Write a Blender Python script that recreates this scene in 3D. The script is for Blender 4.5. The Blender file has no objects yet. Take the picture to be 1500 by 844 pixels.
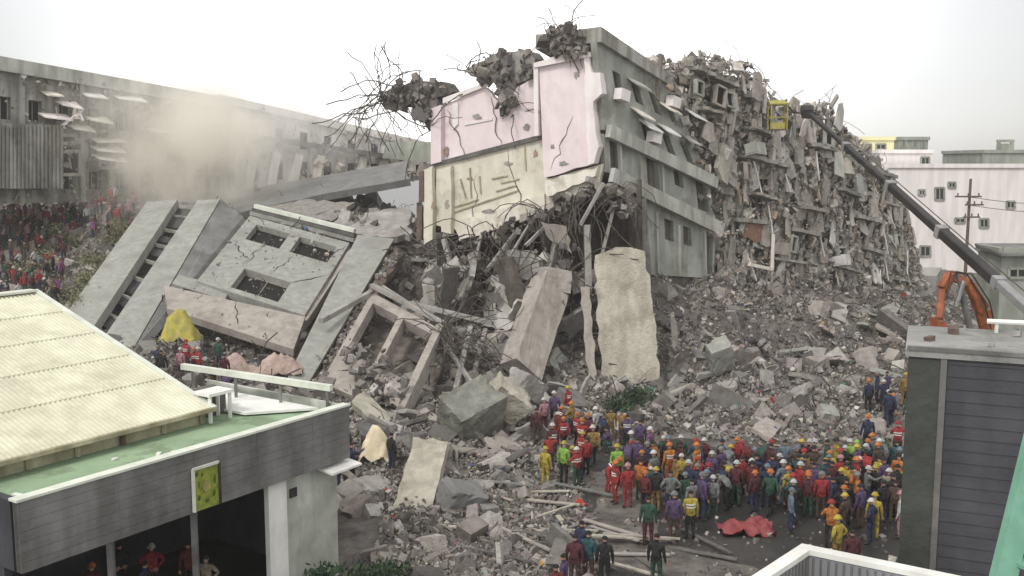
import bpy, bmesh, math, random
import numpy as np
from mathutils import Vector, Matrix, Euler, noise
R = math.radians
rng = random.Random(7)
nr = np.random.RandomState(5)
sc = bpy.context.scene
col = sc.collection
# ------------------------------------------------------------ camera, sky, sun, exposure
CAM = Vector((0, 0, 14.0)); PITCH = R(7.2); F = 1440.0
cd = bpy.data.cameras.new('camera'); cam = bpy.data.objects.new('camera', cd); col.objects.link(cam)
cam.location = CAM; cam.rotation_euler = (R(90) - PITCH, 0, 0)
cd.sensor_width = 36; cd.lens = 36 * F / 1500; cd.clip_end = 5000; cd.clip_start = 0.1
sc.camera = cam
wd = bpy.data.worlds.new('World'); sc.world = wd; wd.use_nodes = True
SUN_EL, SUN_AZ = 48, 215          # sun azimuth (deg from +Y, clockwise): behind the camera, to the left
nt = wd.node_tree; N = nt.nodes; L = nt.links; N.clear()
wo = N.new('ShaderNodeOutputWorld'); bgS = N.new('ShaderNodeBackground'); bgC = N.new('ShaderNodeBackground')
sky = N.new('ShaderNodeTexSky'); sky.sky_type = 'NISHITA'; sky.sun_disc = False
sky.sun_elevation = R(SUN_EL); sky.sun_rotation = R(SUN_AZ)
hs = N.new('ShaderNodeHueSaturation'); hs.inputs['Saturation'].default_value = .25
L.new(sky.outputs[0], hs.inputs['Color']); L.new(hs.outputs[0], bgS.inputs[0]); bgS.inputs[1].default_value = .05
# the cloud deck: a bright thin patch ahead, thicker and greyer towards both sides
tc = N.new('ShaderNodeTexCoord')
dp = N.new('ShaderNodeVectorMath'); dp.operation = 'DOT_PRODUCT'; dp.inputs[1].default_value = Vector((-.03, .97, .25)).normalized()
L.new(tc.outputs['Generated'], dp.inputs[0])
nz = N.new('ShaderNodeTexNoise'); nz.inputs['Scale'].default_value = 3.2; nz.inputs['Detail'].default_value = 4
L.new(tc.outputs['Generated'], nz.inputs['Vector'])
ml = N.new('ShaderNodeMath'); ml.operation = 'MULTIPLY_ADD'; ml.inputs[1].default_value = .07; L.new(nz.outputs[0], ml.inputs[0]); L.new(dp.outputs['Value'], ml.inputs[2])
cr = N.new('ShaderNodeValToRGB'); L.new(ml.outputs[0], cr.inputs[0])
e = cr.color_ramp.elements
e[0].position = 0.0; e[0].color = (.83, .81, .79, 1); e[1].position = 1.0; e[1].color = (1.15, 1.13, 1.12, 1)
for p_, c_ in ((.70, (.74, .72, .7)), (.88, (.27, .262, .25)), (.937, (.44, .435, .43)), (.965, (.6, .595, .59))):
    x = e.new(p_); x.color = (*c_, 1)
L.new(cr.outputs[0], bgC.inputs[0]); bgC.inputs[1].default_value = .95
ad = N.new('ShaderNodeAddShader'); L.new(bgS.outputs[0], ad.inputs[0]); L.new(bgC.outputs[0], ad.inputs[1]); L.new(ad.outputs[0], wo.inputs[0])
sl = bpy.data.lights.new('sun', 'SUN'); sun = bpy.data.objects.new('sun', sl); col.objects.link(sun)
sl.energy = 1.5; sl.angle = R(11); sl.color = (1, .965, .91)
sun.rotation_euler = (R(90 - SUN_EL), 0, R(180 - SUN_AZ)); sun.location = (-20, -20, 60)
sc.view_settings.view_transform = 'Standard'; sc.view_settings.look = 'None'
sc.view_settings.exposure = 0.35; sc.view_settings.gamma = 1.0; sc.view_settings.use_curve_mapping = False
sc.render.engine = 'CYCLES'; sc.cycles.max_bounces = 5; sc.cycles.diffuse_bounces = 3; sc.cycles.glossy_bounces = 2
sc.cycles.volume_bounces = 4; sc.cycles.volume_step_rate = 4; sc.cycles.volume_max_steps = 64; sc.cycles.use_denoising = True

# ------------------------------------------------------------ measuring helpers
CP, SP = math.cos(PITCH), math.sin(PITCH)
def ray(px, py):
    a, b = (px - 750) / F, (422 - py) / F
    return Vector((a, CP + b * SP, -SP + b * CP))
def W(px, py, Y):
    d = ray(px, py); return CAM + d * (Y / d.y)
def proj(p):
    q = p - CAM; f = q.y * CP - q.z * SP; u = q.y * SP + q.z * CP
    return 750 + F * q.x / f, 422 - F * u / f
class Plane:
    def __init__(s, p, n): s.p = Vector(p); s.n = Vector(n).normalized()
    def at(s, px, py):
        d = ray(px, py); return CAM + d * ((s.p - CAM).dot(s.n) / d.dot(s.n))

# ------------------------------------------------------------ materials
MATS = {}
def mat(name, c, c2=None, scale=1.2, rough=.88, bump=.35, islands=None, streak=0, metal=0, spots=0, bscale=None):
    m = bpy.data.materials.new(name); m.use_nodes = True; t = m.node_tree; n = t.nodes; l = t.links
    b = n['Principled BSDF']; b.inputs['Roughness'].default_value = rough; b.inputs['Metallic'].default_value = metal
    try: b.inputs['Specular IOR Level'].default_value = .3
    except Exception: pass
    c2 = c2 or tuple(v * .62 for v in c)
    co = n.new('ShaderNodeTexCoord')
    n1 = n.new('ShaderNodeTexNoise'); n1.inputs['Scale'].default_value = scale; n1.inputs['Detail'].default_value = 8; n1.inputs['Roughness'].default_value = .65
    l.new(co.outputs['Object'], n1.inputs['Vector'])
    rp = n.new('ShaderNodeValToRGB'); rp.color_ramp.elements[0].position = .38; rp.color_ramp.elements[1].position = .66
    l.new(n1.outputs[0], rp.inputs[0])
    mx = n.new('ShaderNodeMix'); mx.data_type = 'RGBA'; l.new(rp.outputs[0], mx.inputs[0])
    if islands:
        g = n.new('ShaderNodeNewGeometry'); ir = n.new('ShaderNodeValToRGB'); ir.color_ramp.interpolation = 'CONSTANT'
        l.new(g.outputs['Random Per Island'], ir.inputs[0]); el = ir.color_ramp.elements
        while len(el) < len(islands): el.new(.5)
        for i, cc in enumerate(islands): el[i].position = i / len(islands); el[i].color = (*cc, 1)
        l.new(ir.outputs[0], mx.inputs[7])
        dk = n.new('ShaderNodeMix'); dk.data_type = 'RGBA'; dk.blend_type = 'MULTIPLY'; dk.inputs[0].default_value = 1; dk.inputs[7].default_value = (.66, .63, .6, 1)
        l.new(ir.outputs[0], dk.inputs[6]); l.new(dk.outputs[2], mx.inputs[6])
    else:
        mx.inputs[6].default_value = (*c2, 1); mx.inputs[7].default_value = (*c, 1)
    out = mx.outputs[2]
    if streak:
        mp = n.new('ShaderNodeMapping'); mp.inputs['Scale'].default_value = (1.0, 1.0, .16); l.new(co.outputs['Object'], mp.inputs[0])
        n2 = n.new('ShaderNodeTexNoise'); n2.inputs['Scale'].default_value = 1.3; n2.inputs['Detail'].default_value = 6; l.new(mp.outputs[0], n2.inputs['Vector'])
        r2 = n.new('ShaderNodeValToRGB'); r2.color_ramp.elements[0].position = .42; r2.color_ramp.elements[1].position = .6
        r2.color_ramp.elements[0].color = (1 - streak, 1 - streak * 1.03, 1 - streak * 1.1, 1); r2.color_ramp.elements[1].color = (1, 1, 1, 1)
        l.new(n2.outputs[0], r2.inputs[0])
        m2 = n.new('ShaderNodeMix'); m2.data_type = 'RGBA'; m2.blend_type = 'MULTIPLY'; m2.inputs[0].default_value = 1
        l.new(out, m2.inputs[6]); l.new(r2.outputs[0], m2.inputs[7]); out = m2.outputs[2]
    if spots:
        n3 = n.new('ShaderNodeTexNoise'); n3.inputs['Scale'].default_value = .55; n3.inputs['Detail'].default_value = 10; n3.inputs['Roughness'].default_value = .7
        l.new(co.outputs['Object'], n3.inputs['Vector'])
        r3 = n.new('ShaderNodeValToRGB'); r3.color_ramp.elements[0].position = .52; r3.color_ramp.elements[1].position = .6
        r3.color_ramp.elements[0].color = (1, 1, 1, 1); r3.color_ramp.elements[1].color = (1 - spots, 1 - spots * 1.05, 1 - spots * 1.12, 1)
        l.new(n3.outputs[0], r3.inputs[0])
        m3 = n.new('ShaderNodeMix'); m3.data_type = 'RGBA'; m3.blend_type = 'MULTIPLY'; m3.inputs[0].default_value = 1
        l.new(out, m3.inputs[6]); l.new(r3.outputs[0], m3.inputs[7]); out = m3.outputs[2]
    l.new(out, b.inputs['Base Color'])
    if bump:
        nb = n.new('ShaderNodeTexNoise'); nb.inputs['Scale'].default_value = bscale or scale * 5; nb.inputs['Detail'].default_value = 6
        l.new(co.outputs['Object'], nb.inputs['Vector'])
        bp = n.new('ShaderNodeBump'); bp.inputs['Strength'].default_value = bump; bp.inputs['Distance'].default_value = .12
        l.new(nb.outputs[0], bp.inputs['Height']); l.new(bp.outputs[0], b.inputs['Normal'])
    MATS[name] = m; return m
M = MATS
mat('asphalt', (.06, .057, .055), (.028, .027, .026), scale=.25, rough=.38, bump=.25, bscale=14, spots=.3)
mat('heap_soil', (.17, .155, .14), (.07, .063, .058), scale=.9, bump=1, bscale=2.5, spots=.35)  # soil tone darkened to put shade into the gaps between chunks
RUB = [(.33, .3, .28), (.24, .225, .21), (.42, .39, .36), (.2, .185, .175), (.29, .265, .245), (.37, .34, .33), (.13, .12, .115), (.5, .47, .43), (.27, .265, .25), (.32, .285, .26), (.23, .22, .22), (.57, .55, .52)]
RUB = [tuple(v * .78 + .04 * sum(c) / 3 for v in c) for c in RUB]
mat('rubble', (.3, .3, .3), scale=2.5, bump=.6, islands=RUB)
mat('scrap', (.3, .3, .3), scale=2.5, bump=.2, islands=[(.06, .12, .3), (.4, .05, .04), (.05, .2, .12), (.6, .58, .5), (.5, .3, .08), (.08, .08, .09), (.7, .68, .66), (.3, .1, .2)])
mat('rubble_pale', (.3, .3, .3), scale=2.5, bump=.5, islands=[(.42, .4, .37), (.52, .5, .46), (.33, .31, .29), (.4, .36, .33), (.26, .25, .23), (.47, .42, .36), (.34, .36, .33)])
mat('rubble_dark', (.2, .2, .2), scale=2.5, bump=.6, islands=[(.13, .12, .11), (.19, .175, .16), (.24, .22, .2), (.09, .082, .078), (.3, .28, .25), (.16, .15, .15)])
mat('panels', (.4, .4, .4), scale=1.4, bump=.35, streak=.2, islands=[(.62, .57, .53), (.55, .51, .47), (.5, .46, .43), (.46, .45, .42), (.36, .36, .33), (.56, .54, .5), (.3, .29, .27), (.42, .38, .35), (.5, .45, .38), (.24, .23, .22), (.38, .38, .35), (.6, .57, .54), (.44, .41, .39), (.42, .34, .26)])
mat('concrete', (.36, .345, .325), (.22, .21, .195), scale=.8, bump=.4, spots=.25)
mat('concrete_green', (.315, .32, .29), (.225, .225, .205), scale=2.2, bump=.25, bscale=16, spots=.2)
mat('block_green', (.25, .255, .22), (.16, .16, .14), scale=1.6, bump=.7, streak=.2, spots=.35)
mat('concrete_beige', (.37, .34, .305), (.285, .26, .23), scale=1.8, bump=.3, bscale=14, streak=.1, spots=.2)
mat('concrete_dark', (.155, .148, .138), (.085, .08, .075), scale=.8, bump=.5, spots=.3)
mat('slab_grey', (.2, .2, .195), (.13, .13, .125), scale=.5, bump=.2, spots=.25)
mat('brick_dusty', (.36, .25, .2), (.26, .19, .155), scale=3, bump=.5)
mat('black_and_shade', (.055, .05, .047), (.025, .022, .02), scale=.8, bump=.6)  # near-black for cracks, boots and trim, also painted shade in cavities and openings
mat('interior_brown', (.2, .175, .155), (.09, .08, .07), scale=.5, bump=.6, streak=.4)
mat('pink', (.76, .665, .675), (.68, .58, .59), scale=.35, rough=.8, bump=.12, streak=.07, spots=.06)
mat('pink_white', (.8, .745, .73), (.7, .64, .62), scale=.6, rough=.8, bump=.15, streak=.1)
mat('cream', (.68, .65, .55), (.57, .535, .44), scale=.5, rough=.85, bump=.2, streak=.1, spots=.2)
mat('cream_white', (.76, .73, .65), (.6, .56, .47), scale=.7, rough=.85, bump=.25, streak=.15, spots=.3)
mat('cream_slab', (.46, .435, .365), (.36, .34, .28), scale=1.6, bump=.7, streak=.22, spots=.22)
mat('facade', (.37, .385, .35), (.28, .29, .26), scale=.6, bump=.15, streak=.2, spots=.25)
mat('facade_light', (.46, .465, .43), (.36, .365, .33), scale=.6, bump=.15, streak=.3)
mat('ruin_wall', (.37, .365, .335), (.25, .25, .23), scale=.4, bump=.3, streak=.4, spots=.3)
mat('pale_wall', (.66, .64, .6), (.54, .52, .49), scale=.4, bump=.2, streak=.3)
mat('ruin_stone', (.3, .3, .3), scale=2, bump=.4, streak=.3, islands=[(.33, .33, .3), (.25, .25, .23), (.4, .38, .35), (.2, .19, .18), (.48, .46, .43)])
mat('opening_shade', (.012, .011, .01), scale=1, bump=0)  # near-black colour in place of the unlit depth behind window openings
mat('glass_dark', (.03, .032, .034), (.015, .015, .016), rough=.25, bump=0)
mat('white_far', (.77, .73, .71), (.7, .66, .645), scale=.12, bump=.05, streak=.12)
mat('yellow_far', (.74, .7, .42), (.66, .62, .36), scale=.2, bump=.05)
mat('grey_far', (.34, .36, .31), (.26, .275, .24), scale=.3, bump=.1, streak=.2)
mat('roof_yellow', (.63, .625, .49), (.55, .54, .41), scale=.4, rough=.65, bump=.1, streak=.12, spots=.14)
mat('roof_green', (.29, .4, .255), (.21, .295, .185), scale=.35, rough=.8, bump=.15, spots=.3)
mat('wall_beige', (.5, .47, .34), (.33, .3, .2), scale=1.5, bump=.2, streak=.35)
mat('coping', (.66, .69, .6), (.5, .52, .45), scale=1, bump=.1)
mat('white_paint', (.8, .8, .77), (.66, .66, .62), scale=1, rough=.6, bump=.08, streak=.12)
mat('hall_wall', (.6, .62, .56), (.42, .44, .39), scale=.9, bump=.15, streak=.3)
mat('board_grey', (.215, .21, .205), (.15, .147, .143), scale=.8, rough=.7, bump=.3, streak=.28, spots=.15)
mat('board_dark', (.07, .07, .08), (.045, .045, .052), scale=.6, rough=.65, bump=.2, streak=.2)
mat('inner_grey', (.27, .275, .3), (.2, .2, .22), scale=.8, rough=.7, bump=.1, streak=.15)
mat('roof_flat_grey', (.3, .3, .285), (.2, .2, .19), scale=.6, bump=.2, spots=.3)
mat('green_steel', (.17, .36, .26), (.12, .27, .19), scale=1.5, rough=.5, bump=.05)
mat('orange_paint', (.44, .13, .045), (.22, .07, .035), scale=1.8, rough=.45, bump=.08, spots=.4)
mat('boom_dark', (.04, .035, .035), (.022, .02, .02), scale=1, rough=.5, bump=.05)
mat('boom_grey', (.3, .3, .3), (.22, .22, .22), scale=1, rough=.5, bump=.05)
mat('steel', (.25, .25, .25), (.15, .14, .13), scale=2, rough=.45, metal=.5, bump=.1)
mat('rusty', (.16, .11, .085), (.09, .07, .06), scale=3, rough=.9, bump=.3)
mat('rebar_metal', (.11, .095, .085), (.06, .05, .045), scale=3, rough=.9, bump=.1)
mat('timber', (.5, .47, .43), (.33, .3, .27), scale=2, bump=.2, islands=[(.55, .52, .48), (.44, .41, .37), (.35, .32, .29), (.62, .6, .57), (.3, .27, .25)])
mat('tarp_yellow', (.42, .35, .06), (.24, .23, .07), scale=2, rough=.6, bump=.3)
mat('tarp_cream', (.72, .62, .44), (.55, .47, .33), scale=2, rough=.7, bump=.3)
mat('pink_heap', (.44, .35, .3), (.3, .22, .19), scale=1.5, rough=.9, bump=.6, spots=.3)
mat('red_tarp', (.22, .05, .055), (.22, .05, .05), scale=1.5, rough=.6, bump=.4)
mat('sign_green', (.3, .33, .05), (.14, .18, .03), scale=6, rough=.5, bump=.05)
mat('sign_dark', (.09, .13, .02), (.05, .08, .015), scale=3, rough=.5, bump=.05)
mat('leaf', (.1, .13, .05), (.05, .07, .03), scale=1, islands=[(.24, .25, .14), (.17, .19, .1), (.3, .3, .17), (.14, .15, .08), (.26, .24, .17)], bump=0)
mat('leaf_dark', (.04, .08, .04), (.03, .05, .03), scale=1, islands=[(.035, .07, .035), (.05, .09, .045), (.025, .05, .03), (.07, .11, .05)], bump=0)
mat('bark', (.12, .09, .07), scale=3)
mat('skin', (.42, .25, .17), (.36, .2, .14), scale=5, rough=.6, bump=0)
mat('hair', (.02, .017, .015), scale=8, bump=0)
CL = {'red': (.48, .03, .03), 'dark red': (.2, .022, .025), 'orange': (.72, .23, .03), 'yellow': (.66, .5, .05), 'ochre': (.4, .25, .06), 'lime green': (.36, .68, .08),
      'purple': (.14, .08, .2), 'magenta': (.34, .1, .28), 'navy blue': (.03, .04, .11), 'grey blue': (.2, .27, .33), 'black': (.018, .018, .02), 'dark green': (.03, .12, .075),
      'white': (.72, .72, .7), 'grey': (.25, .26, .26), 'pink': (.6, .3, .34), 'teal': (.03, .12, .14), 'beige': (.42, .36, .26), 'brown': (.12, .07, .05), 'maroon': (.13, .022, .035)}
for k, v in CL.items(): v = tuple(a * .68 + .015 + .05 * sum(v) / 3 for a in v); mat('cloth_' + k, v, tuple(a * .45 for a in v), scale=5, rough=.85, bump=.8, bscale=11)

# ------------------------------------------------------------ mesh helpers
def setp(o, label=None, cat=None, group=None, kind=None):
    if label: o['label'] = label
    if cat: o['category'] = cat
    if group: o['group'] = group
    if kind: o['kind'] = kind
    return o
def thing(name, label, cat, loc, group=None, rz=0):
    o = bpy.data.objects.new(name, None); col.objects.link(o); o.empty_display_size = .3
    o.location = loc; o.rotation_euler = (0, 0, rz)
    return setp(o, label, cat, group)
def wloc(o):
    v = Vector((0, 0, 0))
    while o: v += o.location; o = o.parent
    return v
class MB:
    def __init__(s): s.v = []; s.f = []; s.m = []; s.p = []; s.mi = 0
    def add(s, vs, fs):
        b = len(s.v); s.p.append((b, len(s.f))); s.v += [tuple(p) for p in vs]; s.f += [tuple(b + i for i in q) for q in fs]; s.m += [s.mi] * len(fs); return s
    def hexa(s, p): return s.add(p, [(0, 3, 2, 1), (4, 5, 6, 7), (0, 1, 5, 4), (1, 2, 6, 5), (2, 3, 7, 6), (3, 0, 4, 7)])
    def box(s, c, d, rot=None, jit=0):
        x, y, z = d[0] / 2, d[1] / 2, d[2] / 2; c = Vector(c)
        ps = [Vector(q) for q in ((-x, -y, -z), (x, -y, -z), (x, y, -z), (-x, y, -z), (-x, -y, z), (x, -y, z), (x, y, z), (-x, y, z))]
        if jit: ps = [Vector((q.x * (1 + rng.uniform(-jit, jit)), q.y * (1 + rng.uniform(-jit, jit)), q.z * (1 + rng.uniform(-jit, jit)))) for q in ps]
        if rot: ps = [rot @ q for q in ps]
        return s.hexa([c + q for q in ps])
    def beam(s, a, b, w, h=None, up=(0, 0, 1)):
        a = Vector(a); b = Vector(b); h = h or w; d = (b - a).normalized(); u = Vector(up)
        if abs(d.dot(u)) > .98: u = Vector((1, 0, 0))
        x = d.cross(u).normalized() * w / 2; y = x.cross(d).normalized() * h / 2
        return s.hexa([a - x - y, a + x - y, a + x + y, a - x + y, b - x - y, b + x - y, b + x + y, b - x + y])
    def taper(s, a, b, w0, w1, h0=None, h1=None):
        a = Vector(a); b = Vector(b); h0 = h0 or w0; h1 = h1 or w1; d = (b - a).normalized(); u = Vector((0, 0, 1))
        if abs(d.dot(u)) > .98: u = Vector((1, 0, 0))
        x = d.cross(u).normalized(); y = x.cross(d).normalized()
        return s.hexa([a - x * w0 / 2 - y * h0 / 2, a + x * w0 / 2 - y * h0 / 2, a + x * w0 / 2 + y * h0 / 2, a - x * w0 / 2 + y * h0 / 2,
                       b - x * w1 / 2 - y * h1 / 2, b + x * w1 / 2 - y * h1 / 2, b + x * w1 / 2 + y * h1 / 2, b - x * w1 / 2 + y * h1 / 2])
    def tube(s, pts, r, n=6):
        pts = [Vector(p) for p in pts]; rings = []; u = Vector((0, 0, 1))
        for i, p in enumerate(pts):
            d = (pts[min(i + 1, len(pts) - 1)] - pts[max(i - 1, 0)]).normalized()
            w = Vector((1, 0, 0)) if abs(d.z) > .95 else u
            x = d.cross(w).normalized(); y = d.cross(x); rr = r[i] if isinstance(r, (list, tuple)) else r
            rings.append([p + x * rr * math.cos(2 * math.pi * k / n) + y * rr * math.sin(2 * math.pi * k / n) for k in range(n)])
        vs = [q for g in rings for q in g]; fs = []
        for i in range(len(pts) - 1):
            for k in range(n): fs.append((i * n + k, i * n + (k + 1) % n, (i + 1) * n + (k + 1) % n, (i + 1) * n + k))
        fs += [tuple(range(n))[::-1], tuple((len(pts) - 1) * n + k for k in range(n))]
        return s.add(vs, fs)
    def prism(s, poly, off):
        """solid: planar polygon + offset vector"""
        n = len(poly); off = Vector(off); vs = [Vector(p) for p in poly] + [Vector(p) + off for p in poly]
        nrm = Vector((0, 0, 0))
        for i in range(n): nrm += vs[i].cross(vs[(i + 1) % n])
        fl = nrm.dot(off) > 0
        a = tuple(range(n)); b = tuple(n + i for i in range(n))
        fs = [a[::-1] if fl else a, b if fl else b[::-1]]
        for i in range(n):
            j = (i + 1) % n; q = (i, j, n + j, n + i); fs.append(q if fl else q[::-1])
        return s.add(vs, fs)
    def chunk(s, c, d, rot, j=.35):
        """an irregular broken block: 8 corners jittered, one corner knocked off"""
        x, y, z = d[0] / 2, d[1] / 2, d[2] / 2; c = Vector(c)
        ps = []
        for q in ((-x, -y, -z), (x, -y, -z), (x, y, -z), (-x, y, -z), (-x, -y, z), (x, -y, z), (x, y, z), (-x, y, z)):
            ps.append(c + rot @ Vector((q[0] * (1 - rng.random() * j), q[1] * (1 - rng.random() * j), q[2] * (1 - rng.random() * j * .6))))
        return s.hexa(ps)
    def each(s, name, mats, parent):
        for k, (v0, f0) in enumerate(s.p):
            v1, f1 = s.p[k + 1] if k + 1 < len(s.p) else (len(s.v), len(s.f)); b = MB(); b.v = s.v[v0:v1]; b.f = [tuple(i - v0 for i in q) for q in s.f[f0:f1]]; b.m = [0] * len(b.f); b.build(name, mats, parent)
    def build(s, name, mats, parent=None, loc=None, smooth=False, bevel=0):
        if not isinstance(mats, (list, tuple)): mats = [mats]
        if parent is not None: o0 = wloc(parent)
        elif loc is not None: o0 = Vector(loc)
        else:
            a = np.array(s.v); o0 = Vector(((a[:, 0].min() + a[:, 0].max()) / 2, (a[:, 1].min() + a[:, 1].max()) / 2, a[:, 2].min()))
        a = np.array(s.v, dtype=float) - np.array(o0)
        me = bpy.data.meshes.new(name); me.from_pydata(a.tolist(), [], s.f)
        for m in mats: me.materials.append(M[m] if isinstance(m, str) else m)
        if len(mats) > 1: me.polygons.foreach_set('material_index', s.m)
        if smooth: me.polygons.foreach_set('use_smooth', [True] * len(me.polygons))
        me.update()
        if bevel:
            bm = bmesh.new(); bm.from_mesh(me); bmesh.ops.bevel(bm, geom=bm.edges[:], offset=bevel, segments=1, affect='EDGES'); bm.to_mesh(me); bm.free()
        o = bpy.data.objects.new(name, me); col.objects.link(o)
        if parent is not None: o.parent = parent
        else: o.location = o0
        return o
def rrot(a=180, b=180, c=180): return Euler((R(rng.uniform(-a, a)), R(rng.uniform(-b, b)), R(rng.uniform(-c, c)))).to_matrix()
def ragged(poly, amp, step, edges=None):
    """break the outline of a planar polygon: jitter points along its edges, in its own plane"""
    out = []; n = len(poly); c = sum((Vector(p) for p in poly), Vector()) / n
    for i in range(n):
        a, b = Vector(poly[i]), Vector(poly[(i + 1) % n]); out.append(a)
        if edges is not None and i not in edges: continue
        k = int((b - a).length / step)
        nr_ = (Vector(poly[1]) - Vector(poly[0])).cross(Vector(poly[2]) - Vector(poly[0])).normalized(); t = (b - a).normalized().cross(nr_)
        for q in range(1, k): out.append(a.lerp(b, (q + rng.uniform(-.3, .3)) / k) + t * rng.uniform(-amp, amp))
    return out
def bil(c, u, v): return (c[0].lerp(c[1], u)).lerp(c[3].lerp(c[2], u), v)
def panel(mb, c, us, vs, holes, th):
    """slab on four corners (bl, br, tr, tl) with rectangular openings, th thick away from the camera"""
    c = [Vector(p) for p in c]; n = (c[1] - c[0]).cross(c[3] - c[0]).normalized()
    if n.dot(CAM - c[0]) < 0: n = -n
    o = -n * th; nu, nv = len(us) - 1, len(vs) - 1
    P = [[bil(c, u, v) for v in vs] for u in us]
    solid = lambda i, j: 0 <= i < nu and 0 <= j < nv and (i, j) not in holes
    for i in range(nu):
        for j in range(nv):
            if not solid(i, j): continue
            a, b, d, e_ = P[i][j], P[i + 1][j], P[i + 1][j + 1], P[i][j + 1]
            mb.add([a, b, d, e_, a + o, b + o, d + o, e_ + o], [(0, 1, 2, 3), (7, 6, 5, 4)])
            for (q, r, di, dj) in ((a, b, 0, -1), (b, d, 1, 0), (d, e_, 0, 1), (e_, a, -1, 0)):
                if not solid(i + di, j + dj): mb.add([q, r, r + o, q + o], [(3, 2, 1, 0)])
    return n, P
def winrow(parent, c, us, vs, holes, th, frame='steel', pane='glass_dark', depth=.6, wname='window'):
    """fills each opening with a window part (frame) and a pane sub-part, set back in the wall; near-black panes stand in for inner shade"""
    c = [Vector(p) for p in c]; n = (c[1] - c[0]).cross(c[3] - c[0]).normalized()
    if n.dot(CAM - c[0]) < 0: n = -n
    for (i, j) in sorted(holes):
        q = [bil(c, us[i], vs[j]), bil(c, us[i + 1], vs[j]), bil(c, us[i + 1], vs[j + 1]), bil(c, us[i], vs[j + 1])]
        q = [p - n * th * depth for p in q]; fr = MB()
        for k in range(4): fr.beam(q[k], q[(k + 1) % 4], .07, .07, up=n)
        fr.beam(q[0].lerp(q[1], .5), q[3].lerp(q[2], .5), .05, .05, up=n)
        f = fr.build(wname, frame, parent)
        pn = MB(); pn.prism([p - n * .05 for p in q], -n * .02); pn.build('pane', pane, f)

# ------------------------------------------------------------ terrain of the rubble heap
CTRL = []
def cp(px, py, Y):
    p = W(px, py, Y); p.z = max(p.z, .55)
    CTRL.append((p.x, p.y, p.z))
for a in [(960, 400, 66.5), (1010, 402, 68), (1060, 408, 70.5), (1120, 415, 73.5), (1190, 420, 78), (1260, 425, 83), (1320, 428, 89), (1090, 450, 70), (1000, 570, 58), (1000, 490, 64), (1000, 440, 68), (930, 600, 55), (860, 600, 54), (1150, 610, 56), (1150, 530, 64), (1150, 450, 76), (1250, 600, 60), (1250, 480, 80), (1330, 500, 90), (1340, 440, 96),
          (780, 620, 50), (700, 610, 52), (700, 500, 60), (760, 430, 68), (600, 460, 68), (560, 560, 57), (520, 500, 63), (560, 640, 44.5), (620, 600, 54), (660, 660, 45), (540, 720, 40), (600, 800, 36),
          (600, 390, 72), (520, 320, 82), (440, 330, 80), (300, 560, 55), (345, 545, 55), (400, 540, 55), (470, 560, 56), (60, 440, 76), (50, 380, 86), (60, 320, 96), (200, 300, 92), (150, 400, 80), (110, 470, 66),
          (200, 520, 58), (20, 295, 102), (-200, 300, 100), (-200, 440, 75), (450, 290, 92), (330, 300, 92), (700, 700, 43)]: cp(*a)
CTRL += [(-8, 30, 0), (-12, 26, 0), (-16, 34, 0), (-10, 36, .1), (-14, 41, .6), (4, 46, 0.05), (2, 40, 0.1), (-3, 36, .15), (8, 48, 0), (12, 46, 0), (18, 46, 0), (22, 47.5, 0.1), (30, 60, 1.2), (18, 49.5, .45), (12, 49.5, .4), (24, 54, .8), (7, 49.5, .3), (10, 38, 0), (0, 30, 0), (20, 35, 0), (40, 80, 0),
         (60, 100, 0), (55, 70, 0), (-30, 30, 0), (-30, 45, 0.6), (-60, 50, 0), (0, 10, 0), (-40, 15, 0), (40, 30, 0), (0, 140, 0), (60, 140, 0), (-60, 150, 0), (-80, 100, 4), (45, 120, 1), (0, 110, 4)]
CX = np.array(CTRL)
def h_grid(x, y):
    d2 = (x[..., None] - CX[:, 0]) ** 2 + (y[..., None] - CX[:, 1]) ** 2 + .5
    w = d2 ** -1.9
    return (w * CX[:, 2]).sum(-1) / w.sum(-1)
NX, NY, X0, X1, Y0, Y1 = 261, 241, -65, 65, 18, 138
gx, gy = np.meshgrid(np.linspace(X0, X1, NX), np.linspace(Y0, Y1, NY), indexing='ij')
H0 = h_grid(gx, gy)
Hn = np.zeros_like(H0)
for i in range(NX):
    for j in range(NY):
        k = min(max(H0[i, j] - .08, 0) / .8, 1)
        if k > 0:
            p = Vector((gx[i, j], gy[i, j], 0))
            Hn[i, j] = k * (.55 * noise.noise(p * .35) + .35 * noise.noise(p * 1.1) + .2 * noise.noise(p * 2.3))
HH = H0 + Hn - .12
def hgt(x, y):
    u = (x - X0) / (X1 - X0) * (NX - 1); v = (y - Y0) / (Y1 - Y0) * (NY - 1)
    if u < 0 or v < 0 or u >= NX - 1 or v >= NY - 1: return 0.0
    i, j = int(u), int(v); a, b = u - i, v - j
    z = HH[i, j] * (1 - a) * (1 - b) + HH[i + 1, j] * a * (1 - b) + HH[i, j + 1] * (1 - a) * b + HH[i + 1, j + 1] * a * b
    return max(z, 0.0)
def hit(px, py, lift=0, y0=20):
    """the spot where something lift metres tall has its top at this place of the photograph"""
    d = ray(px, py); Y = y0
    while Y < 135:
        p = CAM + d * (Y / d.y)
        if p.z <= hgt(p.x, p.y) + lift: return Vector((p.x, p.y, hgt(p.x, p.y)))
        Y += .15
    return Vector((p.x, p.y, hgt(p.x, p.y)))

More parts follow.
